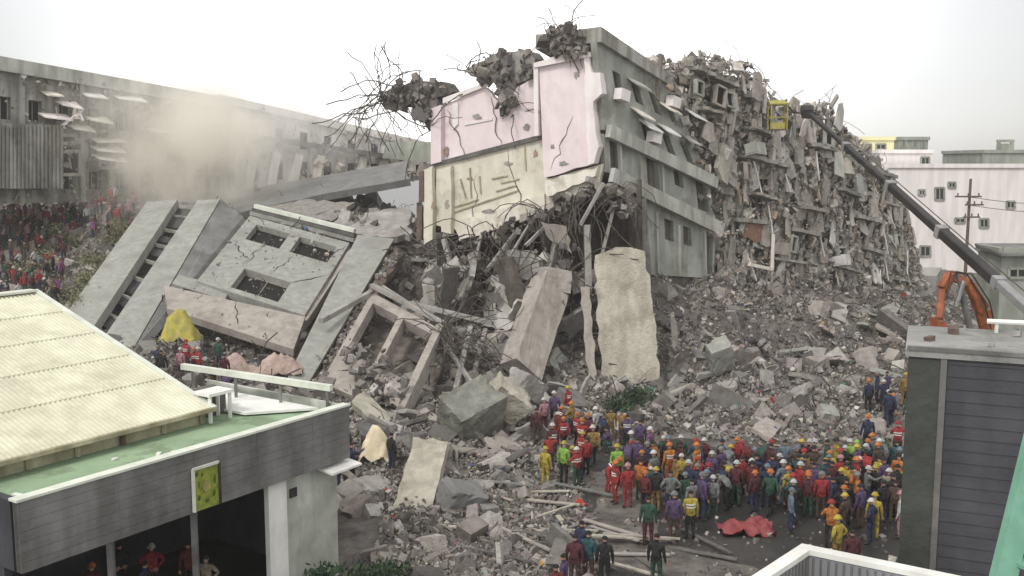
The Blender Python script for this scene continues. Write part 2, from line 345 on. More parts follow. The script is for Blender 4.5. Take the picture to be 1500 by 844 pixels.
g = MB(); g.add([(-1500, -100, 0), (1500, -100, 0), (1500, 3000, 0), (-1500, 3000, 0)], [(0, 1, 2, 3)])
setp(g.build('ground', 'asphalt', loc=(0, 0, 0)), kind='structure')
me = bpy.data.meshes.new('rubble_terrain')
vs = np.stack([gx, gy, HH], -1).reshape(-1, 3)
idx = np.arange(NX * NY).reshape(NX, NY)
q = np.stack([idx[:-1, :-1], idx[1:, :-1], idx[1:, 1:], idx[:-1, 1:]], -1).reshape(-1, 4)
keep = (HH.reshape(-1)[q].max(1) > -.03); q = q[keep]
me.from_pydata(vs.tolist(), [], q.tolist()); me.materials.append(M['heap_soil']); me.polygons.foreach_set('use_smooth', [True] * len(q)); me.update()
o = bpy.data.objects.new('rubble_terrain', me); col.objects.link(o); setp(o, kind='structure')

# ------------------------------------------------------------ loose rubble (nobody could count it)
CUBE = np.array([(-1, -1, -1), (1, -1, -1), (1, 1, -1), (-1, 1, -1), (-1, -1, 1), (1, -1, 1), (1, 1, 1), (-1, 1, 1)], float) / 2
CF = [(0, 3, 2, 1), (4, 5, 6, 7), (0, 1, 5, 4), (1, 2, 6, 5), (2, 3, 7, 6), (3, 0, 4, 7)]
def scatter(name, mats, C, S, tilt=1.0, jit=.32, pick=None):
    n = len(C); C = np.array(C); S = np.array(S)
    V = CUBE[None] * S[:, None] * (1 - nr.rand(n, 8, 3) * jit)
    a, b, c = (nr.rand(n) - .5) * 3 * tilt, (nr.rand(n) - .5) * 3 * tilt, nr.rand(n) * 6.3
    ca, sa, cb, sb, cc, s_c = np.cos(a), np.sin(a), np.cos(b), np.sin(b), np.cos(c), np.sin(c)
    x, y, z = V[..., 0], V[..., 1], V[..., 2]
    y, z = y * ca[:, None] - z * sa[:, None], y * sa[:, None] + z * ca[:, None]
    x, z = x * cb[:, None] + z * sb[:, None], -x * sb[:, None] + z * cb[:, None]
    x, y = x * cc[:, None] - y * s_c[:, None], x * s_c[:, None] + y * cc[:, None]
    V = np.stack([x, y, z], -1) + C[:, None]
    F_ = (np.array(CF)[None] + (np.arange(n) * 8)[:, None, None]).reshape(-1, 4)
    me = bpy.data.meshes.new(name); me.from_pydata(V.reshape(-1, 3).tolist(), [], F_.tolist())
    for m in mats: me.materials.append(M[m])
    mi = np.repeat(pick if pick is not None else nr.randint(0, len(mats), n), 6); me.polygons.foreach_set('material_index', mi.astype(np.int32)); me.update()
    o = bpy.data.objects.new(name, me); col.objects.link(o); return o
def sizes(n, lo, hi, p=2.2):
    u = nr.rand(n); s = lo * (1 - u * (1 - (lo / hi) ** p)) ** (-1 / p)
    k = nr.rand(n); f = np.ones((n, 3)); sl = k < .35; st = k > .93
    f[sl] = [1.5, 1.2, .25]; f[st] = [3.2, .28, .28]; f[(~sl) & (~st)] = [1.1, .9, .7]
    return s[:, None] * f
def visible(x, y, m=3):
    return abs(x) < y * .545 + m
cs = []
while len(cs) < 26000:
    y = 30 + 78 * rng.random() ** 1.25; x = rng.uniform(-.55, .55) * y
    z = hgt(x, y)
    if z < .12:
        if not (-7 < x < 3.5 and y < 47) or rng.random() < .6: continue
    if x < -4.9 and y < 37: continue
    cs.append((x, y, z + rng.uniform(-.1, .12)))
cs = np.array(cs); S = sizes(len(cs), .13, 1.5)
S *= (0.75 + cs[:, 1:2] / 130)
setp(scatter('loose_rubble', ['rubble'], cs, S), 'broken grey concrete, bricks and dust covering the whole heap', 'rubble', kind='stuff')
cs = []
while len(cs) < 60000:
    y = 31 + 60 * rng.random() ** 1.5; x = rng.uniform(-.5, .55) * y; z = hgt(x, y)
    if x < -4.9 and y < 37: continue
    if z < .1 and not (-5 < x < 3.0 and y < 46):
        if rng.random() > .05 or y > 52: continue
    cs.append((x, y, z + rng.uniform(0, .22 if z > .1 else .04)))
cs = np.array(cs); setp(scatter('fine_rubble', ['rubble', 'rubble_dark', 'rubble_pale', 'scrap'], cs, sizes(len(cs), .06, .36) * (.8 + cs[:, 1:2] / 100), pick=nr.choice(4, len(cs), p=[.5, .33, .14, .03])), 'fine grey crumbs of concrete and brick between the larger pieces', 'rubble', kind='stuff')
# splinters and twisted bars sticking out of the heap
rb = MB()
for _ in range(2600):
    y = 34 + 60 * rng.random() ** 1.2; x = rng.uniform(-.36, .45) * y; z = hgt(x, y)
    if z < .5 or (x < -4.7 and y < 38): continue
    p = Vector((x, y, z)); d = Vector((rng.uniform(-1, 1), rng.uniform(-1, 1), rng.uniform(.0, 1.1))).normalized(); l_ = rng.uniform(.5, 2.4)
    pts = [p]
    for k in range(3): d = (d + Vector((rng.uniform(-.5, .5), rng.uniform(-.5, .5), rng.uniform(-.5, .2)))).normalized(); pts.append(pts[-1] + d * l_ / 3)
    rb.tube(pts, rng.choice([.018, .025, .04]), 4)
setp(rb.build('bent_rebar', 'rebar_metal'), 'thin bent steel bars sticking out all over the rubble heap', 'rebar', kind='stuff')
print('terrain done')

# ------------------------------------------------------------ the collapsed tower corner: pink and cream rooms torn open
PS = Plane((5.8, 62, 0), (1, -1, 0))                   # its long side wall, running away to the right
PF = Plane((5.8, 62, 0), (-6, -11.7, 0))               # its torn end wall, running to the left
nF, nS = PF.n, PS.n
def pol(pl, pts, off=0): return [pl.at(*p) + pl.n * off for p in pts]
B = thing('collapsed_building', 'toppled apartment tower corner with torn open pink and cream rooms and grey side wall', 'collapsed building', (2, 68, 0))
# the mass behind the faces, from its underside up to its roof
def mass(mb, pts_bottom, pts_top):
    n = len(pts_bottom); mb.add(list(pts_bottom) + list(pts_top), [tuple(range(n))[::-1], tuple(range(n, 2 * n))] + [(i, (i + 1) % n, n + (i + 1) % n, n + i) for i in range(n)])
c0, f1, s1 = Vector((5.55, 62.3, 0)), Vector((-5.5, 68.2, 0)), Vector((13.7, 70.4, 0))
bk1, bk2 = Vector((2, 80, 0)), Vector((10, 82, 0))
def up(p, z): return Vector((p.x, p.y, z))
b = MB(); mass(b, [up(c0, 13.6), up(s1, 6), up(bk2, 6), up(bk1, 8), up(f1, 9.3)], [up(c0, 20.4), up(s1, 18.2), up(bk2, 17), up(bk1, 16), up(f1, 16.6)])
b.build('inner_structure', 'interior_brown', B)
# pink wall of the upper room: recessed panel between two returns
b = MB(); b.prism(ragged(pol(PF, [(640, 240), (795, 196), (790, 112), (757, 128), (742, 160), (712, 128), (676, 142), (640, 158)]), .1, .5, edges=(2, 3, 4, 5, 6)), -nF * .3); b.build('pink_wall', 'pink', B)
b = MB(); b.prism(pol(PF, [(636, 241), (651, 237), (651, 154), (636, 160)], .45), -nF * .44); b.build('wall_return', 'pink', B)
b = MB(); b.prism(pol(PF, [(664, 152), (672, 150), (672, 182), (664, 190)], .12), -nF * .12); b.prism(pol(PF, [(651, 152), (716, 126), (716, 120), (651, 144)], .22), -nF * .22)
b.prism(pol(PF, [(681, 184), (722, 176), (722, 172.5), (681, 180.5)], .07), -nF * .07); b.build('trim', 'pink_white', B)
# the pink box at the corner, standing forward of the wall
P2 = [(793, 92), (866, 78), (873, 240), (802, 262)]
b = MB(); b.prism(ragged(pol(PF, [(802, 260), (876, 240), (869, 84), (795, 98)], .55), .08, .7, edges=(0, 2)), -nF * .5); b.build('pink_wall', 'pink', B)
b = MB(); b.prism(ragged(pol(PF, [(790, 101), (872, 85), (871, 78), (842, 76), (830, 81), (790, 94)], .85), .08, .5, edges=(2, 3, 4)), -nF * .95)
b.prism(pol(PF, [(790, 200), (796, 199), (795, 96), (789, 98)], .75), -nF * .75); b.build('trim', 'pink_white', B)
b = MB(); b.prism(ragged(pol(PF, [(868, 242), (877, 239), (884, 215), (879, 188), (876, 150), (889, 138), (886, 108), (874, 108), (870, 84), (863, 85)], .8), .06, .4), -nF * .8); b.build('torn_edge', 'pink_white', B)
# cream wall of the lower room
b = MB(); b.prism(ragged(pol(PF, [(676, 352), (720, 338), (800, 306), (878, 268), (884, 240), (803, 262), (800, 197), (640, 241), (640, 330), (668, 336)], .1), .07, .5, edges=(0, 1, 2, 3, 8)), -nF * .45); b.build('cream_wall', 'cream', B)
b = MB(); b.prism(ragged(pol(PF, [(676, 353), (735, 334), (800, 308), (800, 284), (735, 306), (676, 322)], .32), .06, .5), -nF * .22); b.build('floor_edge', 'cream_white', B)
b = MB(); b.prism(ragged(pol(PF, [(806, 288), (876, 258), (880, 244), (803, 264)], .5), .08, .4), -nF * .5); b.build('floor_edge', 'cream_white', B)
b = MB()
for (x0, y0, x1, y1) in ((666, 311, 760, 279), (668, 303, 702, 292), (735, 268, 762, 262), (690, 246, 692, 290), (704, 258, 706, 284), (722, 262, 745, 257), (676, 262, 684, 290), (770, 214, 772, 250), (728, 280, 758, 271)):
    a_, b_ = PF.at(x0, y0) + nF * .14, PF.at(x1, y1) + nF * .14; b.beam(a_, b_, .09, .1, up=nF)
b.each('broken_trim', 'wall_beige', B)
b = MB(); b.prism(pol(PF, [(632, 246), (800, 203), (800, 196), (632, 240)], .3), -nF * .32); b.each('floor_line', 'concrete_dark', B)
for (x0, x1) in ((625, 639), (650, 666)):
    b = MB(); b.prism(ragged(pol(PF, [(x0 + 2, 357 - (x1 > 650) * 18), (x1, 350 - (x1 > 650) * 8), (x1, 243), (x0, 250)], .5), .05, .6), -nF * .45); b.build('pilaster', 'cream', B)
b = MB(); b.prism(pol(PF, [(620, 296), (627, 294), (627, 250), (621, 252)], .6), -nF * .5); b.prism(pol(PF, [(617, 352), (624, 350), (625, 300), (617, 302)], .6), -nF * .5); b.each('rusty_edge', 'rusty', B)
for (x, y, rx, ry, m) in ((700, 170, 9, 5, 'concrete'), (655, 222, 6, 9, 'brick_dusty'), (772, 185, 7, 6, 'concrete'), (830, 240, 10, 5, 'concrete'), (850, 110, 6, 9, 'concrete'), (690, 262, 7, 5, 'brick_dusty'), (745, 240, 9, 5, 'concrete_beige'), (785, 225, 5, 8, 'brick_dusty'), (660, 300, 5, 10, 'concrete_beige'), (720, 310, 12, 5, 'concrete'), (815, 215, 4, 6, 'concrete'), (640, 300, 4, 8, 'brick_dusty')):
    off = .56 if x > 800 and y < 250 else .115 if y < 235 else .34 if y > 300 and x > 670 else .115 if x > 670 else .52
    q = [PF.at(x + rx * rng.uniform(.35, 1) * math.cos(k * math.pi / 7), y + ry * rng.uniform(.35, 1) * math.sin(k * math.pi / 7)) + nF * off for k in range(14)]
    b = MB(); b.prism(q, -nF * .02); b.build('bare_patch', m, B)
# torn slabs, hanging concrete and rebar along the top
def clump(parent, pl, pts, n, s0, s1, depth, m, name='broken_concrete', flat=.45):
    """broken pieces filling a region of a wall plane, in front of and behind it"""
    xs = [p[0] for p in pts]; ys = [p[1] for p in pts]; b = MB(); k = 0; n = int(n * 1.9)
    while k < n:
        x, y = rng.uniform(min(xs), max(xs)), rng.uniform(min(ys), max(ys)); ins = False
        for i in range(len(pts)):
            (ax, ay), (bx, by) = pts[i], pts[i - 1]
            if (ay > y) != (by > y) and x < (bx - ax) * (y - ay) / (by - ay) + ax: ins = not ins
        if not ins: continue
        s = s0 * .5 + (s1 * 1.25 - s0 * .5) * rng.random() ** 2.2; k += 1
        b.chunk(pl.at(x, y) + pl.n * rng.uniform(-depth, depth), (s, s * rng.uniform(.5, 1), s * rng.uniform(.12, flat * 2)), rrot(), .7)
    return setp(b.build(name, m, parent), kind='stuff')
def wires(parent, pl, starts, n, ln, m='rebar_metal', r=.035, name='rebar', droop=-.35):
    b = MB()
    for _ in range(n):
        x, y = rng.choice(starts); p = pl.at(x + rng.uniform(-8, 8), y + rng.uniform(-6, 6)) + pl.n * rng.uniform(-.3, .6)
        d = Vector((rng.uniform(-1, 1), rng.uniform(-.6, .2), rng.uniform(-.6, 1))).normalized(); pts = [p]
        for k in range(6):
            d = (d + Vector((rng.uniform(-.5, .5), rng.uniform(-.4, .4), rng.uniform(-.4, .4) + droop * .3))).normalized(); pts.append(pts[-1] + d * ln * rng.uniform(.1, .24))
        b.tube(pts, r * rng.uniform(.6, 1.2), 5)
    return setp(b.build(name, m, parent), kind='stuff')
b = MB(); b.prism(ragged(pol(PF, [(560, 140), (598, 122), (655, 122), (664, 134), (640, 142), (640, 188), (628, 192), (614, 168), (604, 150), (578, 156), (562, 158)]), .22, .5), -nF * 1.0); b.build('hanging_slab', 'concrete_dark', B)
clump(B, PF, [(556, 146), (600, 118), (660, 124), (642, 150), (640, 190), (624, 188), (606, 155), (566, 160)], 70, .3, 1.0, .7, 'rubble_dark')
wires(B, PF, [(560, 148), (570, 152), (590, 130), (566, 140), (628, 188)], 40, 4.2)
wires(B, PF, [(545, 150), (540, 160), (530, 175)], 16, 4.0)
b = MB(); b.prism(ragged(pol(PF, [(682, 104), (700, 92), (722, 78), (775, 75), (783, 86), (784, 112), (756, 122), (757, 160), (741, 172), (734, 150), (724, 122), (690, 112)]), .15, .5), -nF * 1.6); b.build('hanging_slab', 'concrete', B)
clump(B, PF, [(682, 106), (722, 76), (776, 74), (786, 110), (757, 122), (757, 164), (740, 174), (728, 126), (690, 114)], 80, .25, .9, .9, 'rubble_dark')
wires(B, PF, [(684, 104), (744, 172), (700, 110), (760, 140)], 22, 2.6)
clump(B, PF, [(800, 78), (805, 44), (826, 36), (862, 50), (872, 80), (850, 84)], 130, .3, 1.0, 1.2, 'rubble_dark')
wires(B, PF, [(805, 60), (830, 44), (850, 52), (812, 76)], 26, 2.2)
clump(B, PF, [(676, 350), (735, 334), (878, 266), (884, 274), (740, 346), (680, 362)], 60, .2, .7, .5, 'rubble')
# side wall: three tilted storeys with openings, ledges and awnings
b = MB(); c = [PS.at(885, 190), PS.at(1040, 264), PS.at(980, 128), PS.at(874, 62)]
us = [0, .16, .25, .38, .47, .6, .68, .8, .88, 1]; vs_ = [0, .06, .33, .55, .78, 1]
ho = {(1, 3), (3, 1), (3, 3), (5, 1), (7, 1), (5, 3), (7, 3)}
n_, P_ = panel(b, c, us, vs_, ho, .5); b.build('side_wall', 'facade', B); winrow(B, c, us, vs_, ho, .5, depth=.9, frame='slab_grey', pane='opening_shade')
b = MB(); b.prism([c[3] + nS * .35, c[2] + nS * .35, c[2] + nS * .35 + Vector((0, 0, .7)), c[3] + nS * .35 + Vector((0, 0, .9))], -nS * 5.5); b.build('roof_slab', 'ruin_wall', B)
for (x, y) in ((918, 114), (924, 158), (963, 182), (965, 150), (936, 176), (995, 196), (1003, 160)):
    p = PS.at(x, y); b = MB(); dS = Vector((1, 1, -.3)).normalized(); q = [p, p + dS * 1.5, p + dS * 1.5 + nS * .9 + Vector((0, 0, -.55)), p + nS * .9 + Vector((0, 0, -.55))]
    b.prism(q, Vector((0, 0, .1))); b.build('awning', rng.choice(['cream_white', 'facade_light', 'white_paint']), B)
b = MB(); dS = Vector((1, 1, 0)).normalized()
for (x, y) in ((952, 202), (905, 140), (980, 150)): b.box(PS.at(x, y) + nS * .35, (.9, .6, .7), Euler((0, .2, R(45))).to_matrix())
b.each('air_conditioner', 'white_far', B)
b = MB(); b.beam(PS.at(884, 192) + nS * .4, PS.at(1042, 268) + nS * .4, .8, .4, up=nS); b.build('ledge', 'facade_light', B)
b = MB(); b.beam(PS.at(888, 256) + nS * .45, PS.at(1050, 336) + nS * .45, .9, .35, up=nS); b.build('ledge', 'facade_light', B)
b = MB(); c = [PS.at(888, 252), PS.at(1046, 322), PS.at(1040, 268), PS.at(885, 196)]
us = [0, .04, .12, .36, .47, .62, .71, .84, .96, 1]; vs_ = [0, .12, .5, .93, 1]; ho = {(1, 1), (1, 2), (3, 1), (3, 2), (5, 2), (7, 1), (7, 2)}
panel(b, c, us, vs_, ho, .5); b.build('side_wall', 'facade', B); winrow(B, c, us, vs_, ho, .5, depth=.9, frame='slab_grey', pane='opening_shade')
b = MB(); c = [PS.at(944, 402), PS.at(1046, 408), PS.at(1048, 336), PS.at(936, 284)]
us = [0, .1, .3, .42, .55, .66, .86, .97, 1]; vs_ = [0, .08, .52, .82, 1]; ho = {(2, 2), (4, 2), (6, 1), (6, 2)}
panel(b, c, us, vs_, ho, .5); b.build('side_wall', 'facade', B); winrow(B, c, us, vs_, ho, .5, depth=.9, frame='slab_grey', pane='opening_shade')
b = MB(); 
for (x, y0, y1) in ((960, 310, 400), (992, 330, 402), (1030, 335, 404), (906, 205, 255), (936, 215, 268), (968, 232, 286)): b.beam(PS.at(x, y0) + nS * .08, PS.at(x + 2, y1) + nS * .08, .22, .2, up=nS)
b.each('wall_rib', 'facade_light', B)
b = MB(); mass(b, [Vector((9.4, 66, 0)), Vector((14.2, 70.8, 0)), Vector((12, 80, 0)), Vector((6, 76, 0))], [Vector((9.4, 66, 11.5)), Vector((14.2, 70.8, 9)), Vector((12, 80, 9)), Vector((6, 76, 11.5))]); b.build('inner_structure', 'interior_brown', B)
clump(B, PS, [(980, 128), (1042, 262), (1050, 340), (1036, 345), (1020, 262), (970, 130)], 40, .3, .9, .6, 'panels')
# torn underside: curled wall sheet, hanging beams and cables over the cavity
b = MB(); seg = 14; ps = []
for k in range(seg + 1):
    t = k / seg; x = 790 + 150 * t; D = 62.6 + 4.5 * math.sin(math.pi * t) ** 1.0; yt = 322 - 60 * math.sin(min(1, t * 1.25) * 1.57) + rng.uniform(-2, 2); yb = 352 + 130 * (t ** .8) + rng.uniform(-9, 9)
    ps.append((W(x, yt, D), W(x + 3, yb, D)))
vsx = [p for q_ in ps for p in q_] + [p + Vector((.05, .35, 0)) for q_ in ps for p in q_]; n2 = 2 * (seg + 1); fs = []
for k in range(seg):
    a_ = 2 * k; fs += [(a_, a_ + 1, a_ + 3, a_ + 2), (n2 + a_ + 2, n2 + a_ + 3, n2 + a_ + 1, n2 + a_), (a_ + 1, n2 + a_ + 1, n2 + a_ + 3, a_ + 3), (a_ + 2, n2 + a_ + 2, n2 + a_, a_)]
b.add(vsx, fs); b.build('curled_wall', 'interior_brown', B, smooth=True)
b = MB(); b.prism(ragged([W(792, 325, 61.5), W(830, 332, 61.6), (W(838, 372, 61.8)), W(806, 352, 61.7)], .1, .4), Vector((0, .3, 0))); b.build('hanging_slab', 'concrete_beige', B)
b = MB()
for (x0, y0, d0, x1, y1, d1, w) in ((860, 262, 61.6, 940, 300, 64, .35), (858, 276, 61.8, 930, 316, 64, .22), (884, 268, 61.4, 850, 330, 60.8, .18), (900, 300, 62, 880, 380, 62, .2), (650, 350, 66.5, 670, 420, 66, .3), (705, 345, 65.5, 690, 410, 64, .18), (760, 335, 64.5, 710, 400, 63, .2),
                                    (775, 330, 64, 735, 395, 62, .15), (815, 350, 62, 800, 420, 62.5, .3), (740, 345, 65, 750, 430, 64, .35), (860, 330, 62, 862, 430, 61, .4), (800, 330, 63, 770, 360, 62, .18), (940, 290, 64, 948, 400, 64.6, .5)):
    b.beam(W(x0, y0, d0), W(x1, y1, d1), w, w)
b.each('hanging_beam', 'concrete', B)
clump(B, PF, [(700, 345), (880, 262), (940, 290), (930, 320), (870, 300), (780, 340), (700, 370)], 90, .2, .9, 1.0, 'rubble_dark')
wires(B, PF, [(700, 350), (730, 345), (760, 335), (800, 320), (840, 300), (870, 290), (900, 285), (660, 355)], 90, 4.5, r=.03, droop=-1.4)
clump(B, Plane(W(750, 430, 63), (0, -1, 0)), [(640, 385), (700, 375), (860, 350), (870, 480), (780, 470), (640, 440)], 60, .2, .8, 2.0, 'rubble')
for _ in range(30):
    x, y, D = rng.uniform(640, 860), rng.uniform(392, 475), rng.uniform(60.5, 65); c_ = W(x, y, D); m3 = Euler((R(rng.gauss(0, 25)), R(rng.gauss(0, 30)), R(rng.gauss(0, 40)))).to_matrix(); a_, d_ = rng.uniform(.4, 1.5), rng.uniform(.6, 1.8)
    b = MB(); b.prism(ragged([c_ + m3 @ Vector(q_) for q_ in ((-a_, 0, -d_), (a_ * .7, 0, -d_ * .8), (a_, 0, d_ * .9), (-a_ * .8, 0, d_))], .15, .35), m3 @ Vector((0, rng.choice([.08, .2, .3]), 0))); b.build('torn_slab', rng.choice(['interior_brown', 'concrete', 'concrete_beige', 'concrete_dark', 'concrete', 'pale_wall']), B)
wires(B, Plane(W(750, 430, 62), (0, -1, 0)), [(650, 380), (700, 400), (740, 420), (800, 380), (840, 400), (720, 450), (680, 440)], 70, 3.5, r=.035)
# storeys inside the cavity; back wall near-black in place of deep shade
b = MB(); b.prism([W(640, 350, 70), W(900, 300, 72), W(960, 480, 72), W(640, 480, 70)], Vector((0, .6, 0))); b.build('inner_wall', 'black_and_shade', B)
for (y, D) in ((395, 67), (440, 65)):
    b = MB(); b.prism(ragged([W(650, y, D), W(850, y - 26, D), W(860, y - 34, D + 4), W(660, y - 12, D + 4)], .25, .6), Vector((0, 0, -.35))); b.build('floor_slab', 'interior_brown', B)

# ------------------------------------------------------------ the shattered wing behind and to the right
RW = thing('ruined_building', 'long shattered apartment wing of hanging grey wall panels sloping down to the right', 'collapsed building', (24, 82, 0))
PROF = [(975, 118), (986, 100), (1006, 94), (1032, 87), (1060, 92), (1090, 97), (1106, 112), (1126, 136), (1150, 160), (1190, 158), (1212, 152), (1226, 178), (1242, 200), (1262, 214), (1290, 245), (1310, 282), (1330, 330), (1342, 380), (1348, 420)]
PSR = Plane((5.8, 62, 0), (1, -1, 0))
prof3 = [PSR.at(*p) for p in PROF]
core = [PSR.at(x, y + 14) - nS * 1.1 for x, y in PROF]; core = [Vector((core[0].x, core[0].y, 0))] + core + [Vector((core[-1].x, core[-1].y, 0))]
b = MB(); b.prism([p + nS * .35 for p in core], -nS * 9); b.build('inner_structure', 'concrete_beige', RW)
s_of = lambda p: (p.x - 5.8) * math.sqrt(2)
ss = [s_of(p) for p in prof3]; zs = [p.z for p in prof3]
def ztop(s): return float(np.interp(s, ss, zs))
def onS(s, z, o=0): return Vector((5.8 + s / math.sqrt(2), 62 + s / math.sqrt(2), z)) + nS * o
rotS = Euler((0, 0, R(45))).to_matrix()
def smin(z): return float(np.interp(z, [5, 12.8, 19.6], [13.2, 12.4, 6.7]))
rest = MB(); allp = []
for lay in range(2):
    for row in range(14):
        s = ss[0] + .2 + rng.random(); rowh = 1.75
        while s < ss[-1]:
            w = rng.choice([.35, .5, .8, 1.1, 1.5]) * rng.uniform(.8, 1.2); zc = 19.2 - .16 * (s - ss[0]) - row * rowh + 2.2 + lay * .8; h_ = rng.uniform(1.2, 2.7)
            if s > smin(zc) and zc + h_ * .3 < ztop(s) + .1 and zc > 1.0 + 1.8 * (s < 30) and rng.random() < .88: allp.append((s + w / 2, zc + rng.uniform(-.25, .25), w, h_))
            s += w + rng.uniform(.0, .9)
allp.sort(key=lambda a: -a[2] * a[3])
for k, (s, z, w, h_) in enumerate(allp):
    rot = rotS @ Euler((R(rng.gauss(-4, 8)), R(rng.gauss(8, 9)), R(rng.gauss(0, 9)))).to_matrix(); t = rng.choice([.1, .16, .3]); mb = MB() if k < 92 else rest
    cc = onS(s, z, rng.uniform(-.5, .7)); a_, d_ = w / 2, h_ / 2
    pl_ = [Vector((-a_, 0, -d_ * rng.uniform(.6, 1))), Vector((rng.uniform(-.6, .6) * a_, 0, -d_)), Vector((a_, 0, -d_ * rng.uniform(.6, 1.1))), Vector((a_ * rng.uniform(.6, 1), 0, d_ * rng.uniform(.4, 1))), Vector((rng.uniform(-.5, .5) * a_, 0, d_)), Vector((-a_ * rng.uniform(.6, 1), 0, d_ * rng.uniform(.4, 1)))]
    mb.prism([cc + rot @ p for p in pl_], rot @ Vector((0, t, 0)))
    if k < 92: mb.build('wall_panel', rng.choice(['facade', 'facade_light', 'concrete', 'concrete_beige', 'cream_slab', 'cream', 'pale_wall', 'pale_wall', 'concrete_beige', 'facade_light']), RW)
setp(rest.build('wall_fragment', 'panels', RW), 'smaller grey and beige wall fragments hanging between the storeys', kind='stuff')
for row in range(7):                                     # broken floor edges
    s = ss[0] + rng.uniform(0, 3)
    while s < ss[-1] - 3:
        l_ = rng.uniform(2, 6); z = 19.2 - .16 * (s - ss[0]) - row * 2.3 + rng.uniform(1.0, 1.5)
        if z + .4 < ztop(s + l_ / 2) and z > 2.5 and s > smin(z):
            b = MB(); a_, e_ = onS(s, z, .1), onS(s + l_, z - .16 * l_ + rng.uniform(-.3, .3), .1)
            b.prism(ragged([a_ + nS * .95, e_ + nS * .8, e_ - nS * .6, a_ - nS * .6], .18, .5), Vector((0, 0, rng.uniform(.18, .32)))); b.build('floor_slab', rng.choice(['concrete', 'ruin_wall', 'concrete_beige']), RW)
        s += l_ + rng.uniform(3, 9)
cs, S2 = [], []
while len(cs) < 11000:
    s = rng.uniform(ss[0] - 1, ss[-1] + .5); t = rng.random(); zt = ztop(s) + .25; z = zt - (zt - 2) * t ** 1.15
    if s < smin(z) - .4: continue
    cs.append(tuple(onS(s, z, rng.uniform(-.9, .25 + .7 * t))))
setp(scatter('crushed_debris', ['panels', 'rubble_pale', 'rubble_pale'], cs, sizes(len(cs), .11, .85)), kind='stuff').parent = RW
bpy.data.objects['crushed_debris'].location = -RW.location
cs = []
while len(cs) < 900:                                     # crumbled crest
    s = rng.uniform(ss[0] - 1, ss[-1]); cs.append(tuple(onS(s, ztop(s) + rng.uniform(-.5, .35), rng.uniform(-9, .6))))
cr_ = setp(scatter('crumbled_crest', ['rubble', 'panels'], cs, sizes(len(cs), .22, 1.3)), kind='stuff'); cr_.parent = RW; cr_.location = -RW.location
wires(RW, PSR, [(x, y) for x, y in PROF[:-2]] + [(1080, 200), (1150, 260), (1200, 300), (1260, 330)], 60, 2.4, r=.025)
b = MB()
for _ in range(14):
    s = rng.uniform(ss[0] + 1, ss[-1] - 2); z = rng.uniform(4, ztop(s) - 1); a_ = onS(s, z, .7); b.tube([a_, a_ + rotS @ Vector((rng.uniform(-.6, 1.4), -.2, -rng.uniform(.8, 2.4)))], .06, 6)
b.each('broken_pipe', 'white_far', RW)
for k in range(24):
    s = rng.uniform(ss[0] + 1, ss[-1] - 3); z = 19.2 - .16 * (s - ss[0]) - rng.randint(0, 6) * 2.3 + 2.6
    if s < smin(z) + .5 or z > ztop(s) - 1.2 or z < 4.5: continue
    rot = rotS @ Euler((R(rng.gauss(-5, 5)), R(rng.gauss(9, 5)), R(rng.gauss(0, 6)))).to_matrix(); w, h_ = rng.uniform(.7, 1.3), rng.uniform(.9, 1.4); cc = onS(s, z, .85)
    q = [cc + rot @ Vector(p) for p in ((-w / 2, 0, -h_ / 2), (w / 2, 0, -h_ / 2), (w / 2, 0, h_ / 2), (-w / 2, 0, h_ / 2))]; b = MB()
    for i in range(4): b.beam(q[i], q[(i + 1) % 4], .14, .3, up=nS)
    f = b.build('window', rng.choice(['facade', 'facade_light', 'concrete_beige', 'concrete']), RW); b = MB(); b.prism([p - nS * .1 for p in q], -nS * .05); b.build('pane', 'opening_shade', f)  # near-black sheet paints the inner shade of each frame
for k in range(9):
    s = rng.uniform(ss[0] + 2, ss[-1] - 4); z = 19.2 - .16 * (s - ss[0]) - rng.randint(0, 6) * 2.3 + 1.7
    if s < smin(z) + .5 or z > ztop(s) - 1.5 or z < 4: continue
    rot = rotS @ Euler((R(rng.gauss(-8, 7)), R(rng.gauss(9, 6)), R(rng.gauss(0, 6)))).to_matrix(); w = rng.uniform(1.6, 2.8); cc = onS(s, z, .9); b = MB()
    b.box(cc, (w, .8, .14), rot); b.box(cc + rot @ Vector((0, -.36, .45)), (w, .1, .8), rot); b.box(cc + rot @ Vector((-w / 2, 0, .4)), (.1, .7, .7), rot); b.build('balcony', rng.choice(['facade_light', 'pale_wall', 'concrete_beige', 'cream_slab']), RW)
# brick-red patch and a bare window frame half way along
b = MB(); b.prism(ragged([onS(15.5, 8.6, .6), onS(18, 8.0, .6), onS(18, 9.6, .6), onS(15.5, 10.2, .6)], .1, .5), -nS * .2); b.build('brick_patch', mat('brick_brown', (.3, .17, .11), (.2, .12, .08), scale=3), RW)
b = MB(); q = [onS(15.8, 6.6, .9), onS(19, 6.0, .9), onS(19, 8.7, .9)]; b.beam(q[0], q[1], .25, .25); b.beam(q[1], q[2], .25, .25); b.build('window_frame', 'cream_white', RW)

